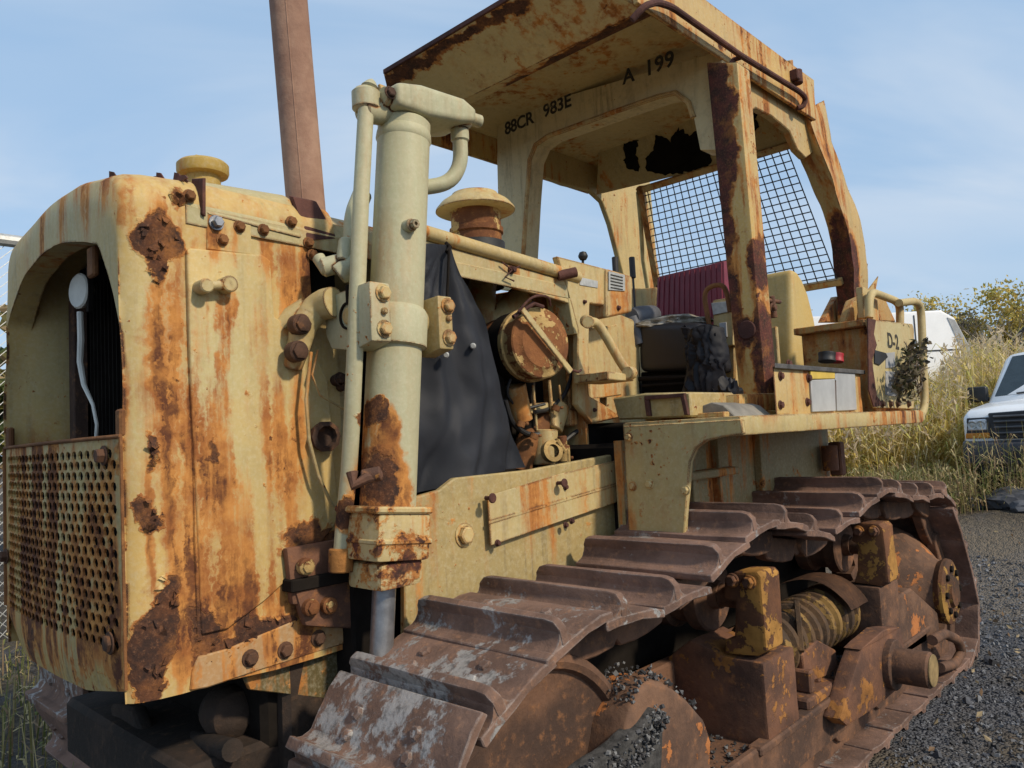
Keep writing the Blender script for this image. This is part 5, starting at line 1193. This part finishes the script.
for k in range(90):
    q = at_depth(rnd.uniform(950, 1050), rnd.uniform(8.7, 9.4)); roots.append(((q.x, q.y, gz(q.x, q.y)), rnd.uniform(.5, 1.0), .0035))
blades('weeds', roots, M_weed, 'low dry weeds growing in front of the pickup bumper', 35, None, 4)
roots = []
for k in range(700):
    x = rnd.uniform(.6, 2.2); y = rnd.uniform(3.4, 7.5)
    if x > 1.0 and 3.7 < y < 4.4: continue
    roots.append(((x, y, gz(x, y)), rnd.uniform(.08, .42), rnd.uniform(.003, .007)))
for k in range(60):
    x = rnd.uniform(.95, 1.5); y = rnd.uniform(2.1, 2.9); roots.append(((x, y, 0), rnd.uniform(.2, .55), rnd.uniform(.0025, .004)))
blades('straw_grass', roots, M_weed, 'dry straw and grass lying on the ground at the nose of the machine', 37, None, 2)
# dead leaves and straw bits blown over the gravel
rnd = random.Random(71); pts = []
for k in range(420):
    x = rnd.uniform(3.4, 9.5); y = rnd.uniform(-.8, 2.6)
    if 1.40 < y < 4.4 and x < 6.3: continue
    pts.append(V((x, y, gz(x, y) + .02)))
tag(leaf_cloud('leaf_litter', pts, .022, [leafm('litter_tan', (.40, .31, .18)), leafm('litter_brown', (.22, .14, .08))], None, 72, .5), 'dead leaves scattered over the gravel', None, None, 'stuff')
# rocks in front of the truck
m = MB(); rnd = random.Random(41)
for k, (px, dep, r) in enumerate(((985, 8.9, .16), (1002, 8.8, .20), (1020, 8.9, .17), (965, 9.0, .12), (1040, 8.8, .2), (1012, 8.5, .10))):
    q = at_depth(px, dep); z = gz(q.x, q.y)
    o = crumple('rock', (q.x, q.y, z + r * .35), (r * 1.4, r * 1.2, r * .75), .35, 1.6, k * 3.1, M_st[0] if k % 2 else M_st[3], 'x', 'rock', .6, 2)
    o['label'] = ['dark rock in the weeds below the pickup headlight', 'large dark rock in the weeds before the pickup grille', 'dark rock at the right edge of the weeds under the bumper', 'smallish dark rock nearest the end of the dozer track', 'dark rock farthest right under the bumper', 'little dark rock lying nearest on the gravel edge'][k]; o['group'] = 'dark rocks in front of the pickup'

# ------------------------------------------------------------------ pickup truck facing the camera
TX, TYC, TZ = 10.9, 1.58, .57
M_wp = plain('white_car_paint', (.80, .81, .82), .25, var=.04, sc=3, bump=0, spec=.5)
M_bp = plain('dark_plastic', (.025, .026, .03), .5, var=.2, bump=0)
M_gl = plain('window_glass', (.02, .03, .034), .06, var=.2, bump=0, spec=.7)
M_bump = plain('dark_bumper', (.05, .053, .065), .4, var=.2, bump=0)
M_amb = plain('amber_lens', (.55, .20, .02), .3, var=.1, bump=0)
M_len = plain('headlight_glass', (.50, .52, .55), .12, .4, .3, 12, 0)
M_tyre = plain('tyre', (.018, .018, .018), .85)
PT = thing('pickup_truck', 'white pickup truck with black grille and bumper facing the camera among the reeds', 'pickup truck', (TX + 2.5, TYC, TZ))
def tv(x, y, z): return V((TX + x, TYC + y, TZ + z))
def loft(rings, m):
    R_ = [[m.bm.verts.new(v) for v in r] for r in rings]; n = len(rings[0]); fs = []
    for a, b in zip(R_, R_[1:]):
        for i in range(n): fs.append(m.bm.faces.new([a[i], a[(i + 1) % n], b[(i + 1) % n], b[i]]))
    fs.append(m.bm.faces.new(R_[0][::-1])); fs.append(m.bm.faces.new(R_[-1])); bmesh.ops.recalc_face_normals(m.bm, faces=fs); return m
def sec(x, hw, zb, zt, crown, r=.10):   # rounded body section
    pts = [tv(x, hw - .02, zb)]
    pts += [tv(x, hw, zb + .12), tv(x, hw, zt - r)]
    for k in range(1, 4): a = k / 4 * PI / 2; pts.append(tv(x, hw - r + r * math.cos(a), zt - r + r * math.sin(a)))
    pts += [tv(x, hw * .55, zt + crown * .7), tv(x, 0, zt + crown)]
    return pts + [V((v.x, 2 * TYC - v.y, v.z)) for v in pts[-2::-1]]
m = MB(); loft([sec(.0, .93, .62, 1.02, .03), sec(.06, .97, .55, 1.10, .03), sec(.35, 1.0, .5, 1.15, .035), sec(1.0, 1.01, .45, 1.20, .04), sec(1.5, 1.01, .42, 1.24, .03), sec(2.2, 1.01, .42, 1.24, .0), sec(3.4, 1.01, .42, 1.24, 0), sec(3.45, 1.0, .42, 1.30, 0), sec(5.6, 1.0, .45, 1.32, 0)], m)
m.build('body', M_wp, PT, 50)
def csec(x, hb, ht, zb, zt):
    pts = [tv(x, hb, zb), tv(x, ht + .02, zt - .08), tv(x, ht - .05, zt - .01), tv(x, ht * .5, zt + .03), tv(x, 0, zt + .04)]
    return pts + [V((v.x, 2 * TYC - v.y, v.z)) for v in pts[-2::-1]]
m = MB(); loft([csec(1.28, .95, .93, 1.20, 1.24), csec(2.02, .97, .80, 1.2, 1.90), csec(2.5, .97, .80, 1.2, 1.95), csec(3.3, .97, .79, 1.2, 1.92), csec(3.42, .97, .84, 1.2, 1.3)], m); cab = m.build('cab', M_wp, PT, 50)
m = MB(); n_ = V((-.66, 0, .75)) * .012
m.prism([tv(1.36, .86, 1.30) + n_, tv(1.34, 0, 1.305) + n_ * 3, tv(1.36, -.86, 1.30) + n_, tv(1.98, -.72, 1.86) + n_, tv(1.96, 0, 1.90) + n_ * 2, tv(1.98, .72, 1.86) + n_], (.02, 0, -.02)); ws = m.build('windscreen', M_gl, PT)
m = MB(); m.tube([tv(1.34, .6, 1.31) + n_ * 2, tv(1.40, .1, 1.34) + n_ * 3], .012, 6); m.tube([tv(1.34, -.1, 1.31) + n_ * 3, tv(1.40, -.6, 1.34) + n_ * 2], .012, 6); build_each(m, 'wiper', M_bp, ws)
for s_ in (1, -1):
    m = MB(); m.prism([tv(2.05, s_ * .93, 1.30), tv(3.2, s_ * .93, 1.30), tv(3.1, s_ * .83, 1.82), tv(2.35, s_ * .83, 1.82)], (0, s_ * .035, .012)); m.build('side_window', M_gl, PT)
    m = MB(); m.prism([tv(-.005, s_ * .94, .78), tv(-.02, s_ * .66, .78), tv(-.02, s_ * .66, 1.03), tv(.0, s_ * .92, 1.03)], (.05, 0, 0), .008); m.build('headlight_bezel', M_bp, PT)
    m = MB(); m.prism([tv(-.015, s_ * .92, .87), tv(-.03, s_ * .70, .87), tv(-.03, s_ * .70, 1.01), tv(-.01, s_ * .90, 1.01)], (.03, 0, 0), .012); hl = m.build('headlight', M_len, PT)
    for yy in (.77, .86):
        m = MB(); m.lathe(tv(-.028, s_ * yy, .94), (-1, 0, 0), [(.045, 0), (.048, .008), (.03, -.004), (0, .004)], 20); m.build('reflector', M_plateal, hl)
    m = MB(); m.prism([tv(-.015, s_ * .95, .775), tv(-.03, s_ * .68, .775), tv(-.03, s_ * .68, .84), tv(-.015, s_ * .94, .84)], (.03, 0, 0), .008); m.build('indicator', M_amb, PT)
    m = MB(); m.box(tv(1.52, s_ * 1.12 - .13, 1.24), tv(1.66, s_ * 1.12 + .13, 1.46), .03, 3); m.tube([tv(1.62, s_ * .98, 1.28), tv(1.60, s_ * 1.1, 1.30)], .025, 8); m.build('wing_mirror', M_bp, PT)
    for xw in (.95, 4.55):
        c = tv(xw, s_ * .86, .39)
        m = MB(); m.lathe(c + V((0, -.13, 0)), (0, 1, 0), [(.22, 0), (.36, 0), (.39, .03), (.39, .23), (.36, .26), (.22, .26)], 32); wh = m.build('wheel', M_tyre, PT)
        m = MB(); m.lathe(c + V((0, -.12, 0)), (0, 1, 0), [(0, .02), (.1, .02), (.22, .0), (.22, .24), (.1, .22), (0, .22)], 24); m.build('rim', M_plateal, wh)
m = MB(); m.prism([tv(-.03, .66, .76), tv(-.06, 0, .76), tv(-.03, -.66, .76), tv(-.02, -.68, 1.08), tv(-.05, 0, 1.10), tv(-.02, .68, 1.08)], (.05, 0, 0), .012); gr = m.build('grille', M_bp, PT)
m = MB()
for z in (.83, .90, .97, 1.03): m.tube([tv(-.045, .62, z), tv(-.075, 0, z), tv(-.045, -.62, z)], .016, 8)
build_each(m, 'grille_bar', plain('grille_grey', (.07, .07, .075), .4, bump=0), gr)
m = MB(); m.prism([tv(-.10, .97, .47), tv(-.17, .5, .45), tv(-.17, -.5, .45), tv(-.10, -.97, .47), tv(.10, -1.0, .50), tv(.10, 1.0, .50)], (0, 0, .26), .03, 2); bp_ = m.build('bumper', M_bump, PT)
m = MB(); m.box(tv(-.176, -.45, .52), tv(-.165, .45, .62), .004); m.box(tv(-.08, -.8, .34), tv(.05, .8, .46), .02); m.build('air_intake', M_bp, bp_)
m = MB()
for y in (-.5, -.12, 0, .12, .5): m.prism([tv(2.12, y - .05, 1.955), tv(2.28, y - .05, 1.965), tv(2.28, y + .05, 1.965), tv(2.12, y + .05, 1.955)], (0, 0, .035), .01)
build_each(m, 'marker_light', M_amb, cab)
m = MB(); m.lathe(tv(-.082, 0, .94), (-1, 0, 0), [(0, 0), (.10, 0), (.10, .012), (0, .016)], 28)
for v in m.bm.verts: v.co.z = TZ + .94 + (v.co.z - TZ - .94) * .42
m.build('badge', plain('blue_badge', (.02, .04, .14), .3, bump=0), gr)
m = MB(); m.box(tv(1.0, -.9, .36), tv(5.5, .9, .5)); m.build('underbody', M_dark, PT)

# ------------------------------------------------------------------ white van behind the reeds
vd = V((.66, -.751, 0)); vn = V((.751, .66, 0))     # forward, away from the camera
f0 = at_depth(1016, 15.0); f0.z = .95
VA = thing('van', 'white high-roofed van standing side-on behind the reeds and the rear of the machine', 'van', f0 - vd * 3)
def vv(l, a, z): return f0 - vd * l + vn * a + V((0, 0, z))
m = MB(); prof = [(0, .5), (.0, 1.15), (.35, 1.42), (.62, 1.60), (1.05, 2.62), (1.3, 2.78), (6.2, 2.82), (6.3, 2.7), (6.3, .45), (5.9, .4), (.3, .4)]
m.prism([vv(l, 0, z) for l, z in prof], vn * 2.0, .06, 2); m.build('body', M_wp, VA, 40)
m = MB(); m.prism([vv(l, -.012, z) for l, z in ((.66, 1.62), (1.06, 2.56), (1.20, 2.62), (.86, 1.62))], vn * .01); m.build('door_pillar', M_grey, VA)
m = MB(); m.prism([vv(.60, .12, 1.62), vv(.60, 1.88, 1.62), vv(1.03, 1.82, 2.58), vv(1.03, .18, 2.58)], vd * .012 + V((0, 0, .006))); m.build('windscreen', M_gl, VA)
m = MB(); m.box(V((-1, -.01, -.012)), V((1, .01, .012))); 
for v in m.bm.verts: v.co = vv(3.6 + v.co.x * 2.6, -.006 + v.co.y * .5, 1.98 + v.co.z)
m.build('trim_line', M_bp, VA)
m = MB(); m.prism([vv(1.83, -.01, .5), vv(1.85, -.01, .5), vv(1.85, -.01, 2.7), vv(1.83, -.01, 2.7)], vn * .02); m.build('door_gap', M_bp, VA)
for l in (1.1, 5.0):
    for a in (.12, 1.88):
        c = vv(l, a, .36); m = MB(); m.lathe(c - vn * .12, vn, [(0, .02), (.2, .02), (.24, 0), (.34, 0), (.36, .03), (.36, .21), (.34, .24), (0, .24)], 28); m.build('wheel', M_tyre, VA)

# ------------------------------------------------------------------ trees and shrubs beyond the reeds
M_brk = plain('bark', (.11, .095, .08), .9, var=.4, sc=12, bump=.4)
def tree(name, base, h, spread, leafmats, nleaf, lsize, label, cat, group, seed, bare=False, nb=9, trunk_r=.09, fine=3):
    rnd = random.Random(seed); root = thing(name, label, cat, base, group); base = V(base)
    tm = MB(); top = base + V((rnd.uniform(-.3, .3), rnd.uniform(-.3, .3), h * .75)); pts = []; tips = []
    tr = [base + V((0, 0, -.1)), base.lerp(top, .35) + V((rnd.uniform(-.2, .2), rnd.uniform(-.2, .2), 0)), base.lerp(top, .7), top]
    tm.tube(tr, [trunk_r, trunk_r * .75, trunk_r * .5, trunk_r * .2], 8)
    bm_ = MB()
    def grow(p, d, L_, r, lev):
        q = p
        path = [p]
        for k in range(3):
            d = (d + V((rnd.gauss(0, .18), rnd.gauss(0, .18), rnd.gauss(0.04, .12)))).normalized(); q = q + d * L_ / 3; path.append(q)
        bm_.tube(path, [r, r * .8, r * .6, r * .35], 5, caps=False); tips.append((q, L_))
        if lev > 0:
            for k in range(rnd.choice((2, 3, 3))):
                i = rnd.choice((1, 2, 3)); e = (d + V((rnd.gauss(0, .6), rnd.gauss(0, .6), rnd.gauss(.15, .4)))).normalized(); grow(path[i], e, L_ * rnd.uniform(.5, .75), r * .55, lev - 1)
    for k in range(nb):
        t = rnd.uniform(.25, 1); p = tr[1].lerp(tr[3], (t - .25) / .75) if t > .3 else tr[0].lerp(tr[1], t / .3); a = rnd.uniform(0, 6.3)
        grow(p, V((math.cos(a), math.sin(a), rnd.uniform(.3, 1.1))).normalized(), spread * rnd.uniform(.45, .8), trunk_r * .45, fine)
    tm.build('trunk', M_brk, root); bm_.build('branches', M_brk, root)
    if not bare:
        for k in range(nleaf):
            q, L_ = rnd.choice(tips); r = L_ * .55; g_ = lambda: max(-1.5, min(1.5, rnd.gauss(0, 1)))
            pts.append(q + V((g_() * r, g_() * r, g_() * r * .8)))
        leaf_cloud('crown', pts, lsize, leafmats, root, seed, .6)
    return root
M_ol = [leafm('leaf_olive', (.58, .47, .13)), leafm('leaf_gold', (.72, .54, .15)), leafm('leaf_dull_green', (.42, .38, .10))]
M_gr = [leafm('leaf_green', (.09, .11, .03)), leafm('leaf_deep', (.05, .07, .02)), leafm('leaf_yellowing', (.22, .20, .05))]
M_br = [leafm('leaf_brown', (.28, .21, .12)), leafm('leaf_tan', (.38, .30, .17)), leafm('leaf_olive_dull', (.22, .20, .08))]
def tb(px, dep): q = at_depth(px, dep); return (q.x, q.y, gz(q.x, q.y))
g1 = 'autumn trees beyond the reeds'
tree('autumn_tree', tb(1012, 30), 4.0, 2.6, M_ol, 11000, .07, 'golden olive bushy tree standing behind the pickup cab', 'tree', g1, 51)
tree('autumn_tree', tb(966, 29), 4.1, 1.9, M_br, 5000, .06, 'thin half-bare brownish tree left of the golden bushy tree', 'tree', g1, 52)
tree('autumn_tree', tb(1080, 27), 3.1, 2.6, M_ol, 7000, .07, 'golden tree at the far right behind the pickup', 'tree', g1, 53)
tree('autumn_tree', tb(932, 36), 3.6, 2.0, M_ol, 5000, .08, 'small distant yellow tree above the white van roof', 'tree', g1, 54)
tree('autumn_tree', tb(986, 33), 4.7, 2.4, M_ol, 8000, .07, 'wide olive gold bush between the thin brownish tree and the golden bushy one', 'tree', g1, 64)
tree('autumn_tree', tb(948, 31), 4.6, 2.0, M_ol, 6000, .07, 'low golden bush rising just above the reeds beside the van', 'tree', g1, 59)
tree('bare_tree', tb(1032, 24), 4.3, 2.0, M_br, 0, .1, 'bare grey branching tree rising at the right edge', 'tree', 'bare trees on the skyline', 55, True, 12, .10, 4)
tree('bare_tree', tb(905, 44), 5.6, 3.0, M_br, 700, .10, 'far bare tree seen over the grab rail', 'tree', 'bare trees on the skyline', 56, False, 10, .12, 4)
tree('bare_tree', tb(772, 46), 7.0, 3.6, M_br, 900, .10, 'far bare tree seen between the tank and the rear canopy post', 'tree', 'bare trees on the skyline', 57, False, 12, .13, 4)
tree('bare_tree', tb(820, 50), 6.2, 3.2, M_br, 900, .10, 'far bare tree just right of the rear canopy post foot', 'tree', 'bare trees on the skyline', 58, False, 10, .12, 4)
# left edge: fence and ivy bush behind it
fy = 8.2; FE = thing('chain_link_fence', 'tall galvanised chain-link fence behind the nose of the machine', 'fence', (0, fy, gz(0, fy)))
ft = P(4, 240, y=fy).z; f_b = gz(1, fy)
m = MB(); m.tube([(-5, fy, ft), (3.2, fy, ft)], .06, 10); m.build('top_rail', M_plateal, FE)
for x in (-5, -2.3, .4, 3.1):
    m = MB(); m.cyl((x, fy, f_b - .2), (x, fy, ft + .05), .04); m.build('post', M_plateal, FE)
m = MB(); n = 0; x = -5.
while x < 3.1:
    for s_ in (1, -1):
        a = V((x, fy, f_b)); L_ = min(ft - f_b, (3.1 - x) if s_ > 0 else (x + 5)); 
        if L_ > .2: m.tube([a, a + V((s_ * L_, 0, L_))], .004, 4, caps=False)
    x += .09
m.build('wire_mesh', M_plateal, FE)
tree('ivy_bush', (1.4, 9.6, gz(1.4, 9.6)), 2.2, 1.3, M_gr, 4200, .07, 'green leafy bush growing behind the chain-link fence', 'bush', None, 61)
tree('ivy_bush', (-.9, 9.8, gz(-.9, 9.8)), 2.4, 1.4, M_br, 2500, .07, 'brown bush behind the fence farther from the machine', 'bush', None, 62)
tree('pale_bush', (2.2, 13, gz(2.2, 13)), 3.0, 2.0, M_br, 3000, .10, 'pale tan bush behind the fence beyond the green bush', 'bush', None, 63)

# ------------------------------------------------------------------ light and sky
SUN_EL = RAD(38)
sd = V((.10, -.99, 0)).normalized()          # horizontal direction towards the sun
sdir = sd * math.cos(SUN_EL) + V((0, 0, math.sin(SUN_EL)))
sl = bpy.data.lights.new('sun', 'SUN'); sl.energy = 3.0; sl.angle = RAD(4); sl.color = (1, .86, .66)
so = bpy.data.objects.new('sun', sl); COL.objects.link(so); so.rotation_euler = (-sdir).to_track_quat('-Z', 'Y').to_euler(); so.location = (0, -10, 12)
W_ = bpy.data.worlds.new('World'); S.world = W_; W_.use_nodes = True; nt = W_.node_tree; nt.nodes.clear()
class WN(NT):
    def __init__(s): s.t = nt
t = WN()
sky = t.n('ShaderNodeTexSky', sky_type='NISHITA'); sky.sun_disc = False; sky.sun_elevation = SUN_EL; sky.sun_rotation = math.atan2(sd.x, sd.y); sky.air_density = 1.2; sky.dust_density = 1.6; sky.ozone_density = 1.6
g = t.n('ShaderNodeTexCoord'); vec = g.outputs['Generated']
sp_ = t.n('ShaderNodeSeparateXYZ'); t.l(vec, sp_.inputs[0])
zz = t.math('MAXIMUM', sp_.outputs[2], .03)
pl = t.n('ShaderNodeCombineXYZ'); t.l(t.math('DIVIDE', sp_.outputs[0], t.math('ADD', zz, .25)), pl.inputs[0]); t.l(t.math('DIVIDE', sp_.outputs[1], t.math('ADD', zz, .25)), pl.inputs[1])
rot = t.n('ShaderNodeVectorRotate', rotation_type='Z_AXIS'); t.l(pl.outputs[0], rot.inputs['Vector']); rot.inputs['Angle'].default_value = .6
n1 = t.noise(t.vm('MULTIPLY', rot.outputs[0], (1.0, 2.2, 1)), .9, 5, .52, .5)
n2 = t.noise(t.vm('MULTIPLY', rot.outputs[0], (.8, 1.4, 1)), .6, 3, .5)
cl = t.math('MULTIPLY', t.ss(n1, .33, .70), t.ss(n2, .32, .60))
cl = t.math('MULTIPLY', cl, .85)
hz = t.math('SUBTRACT', 1., t.ss(sp_.outputs[2], 0., .35))
cl = t.math('ADD', cl, t.math('MULTIPLY', hz, .22), clamp=True)
colr = t.mix(cl, t.mix(.72, sky.outputs[0], (3.3, 4.95, 7.1)), (5.3, 6.0, 6.9))
bg = t.n('ShaderNodeBackground'); bg.inputs['Strength'].default_value = .112; t.l(colr, bg.inputs[0]); ow = t.n('ShaderNodeOutputWorld'); t.l(bg.outputs[0], ow.inputs[0])
S.view_settings.view_transform = 'Standard'; S.view_settings.look = 'None'; S.view_settings.exposure = .16; S.view_settings.gamma = 1; S.view_settings.use_curve_mapping = False
S.cycles.max_bounces = 6; S.cycles.use_denoising = True
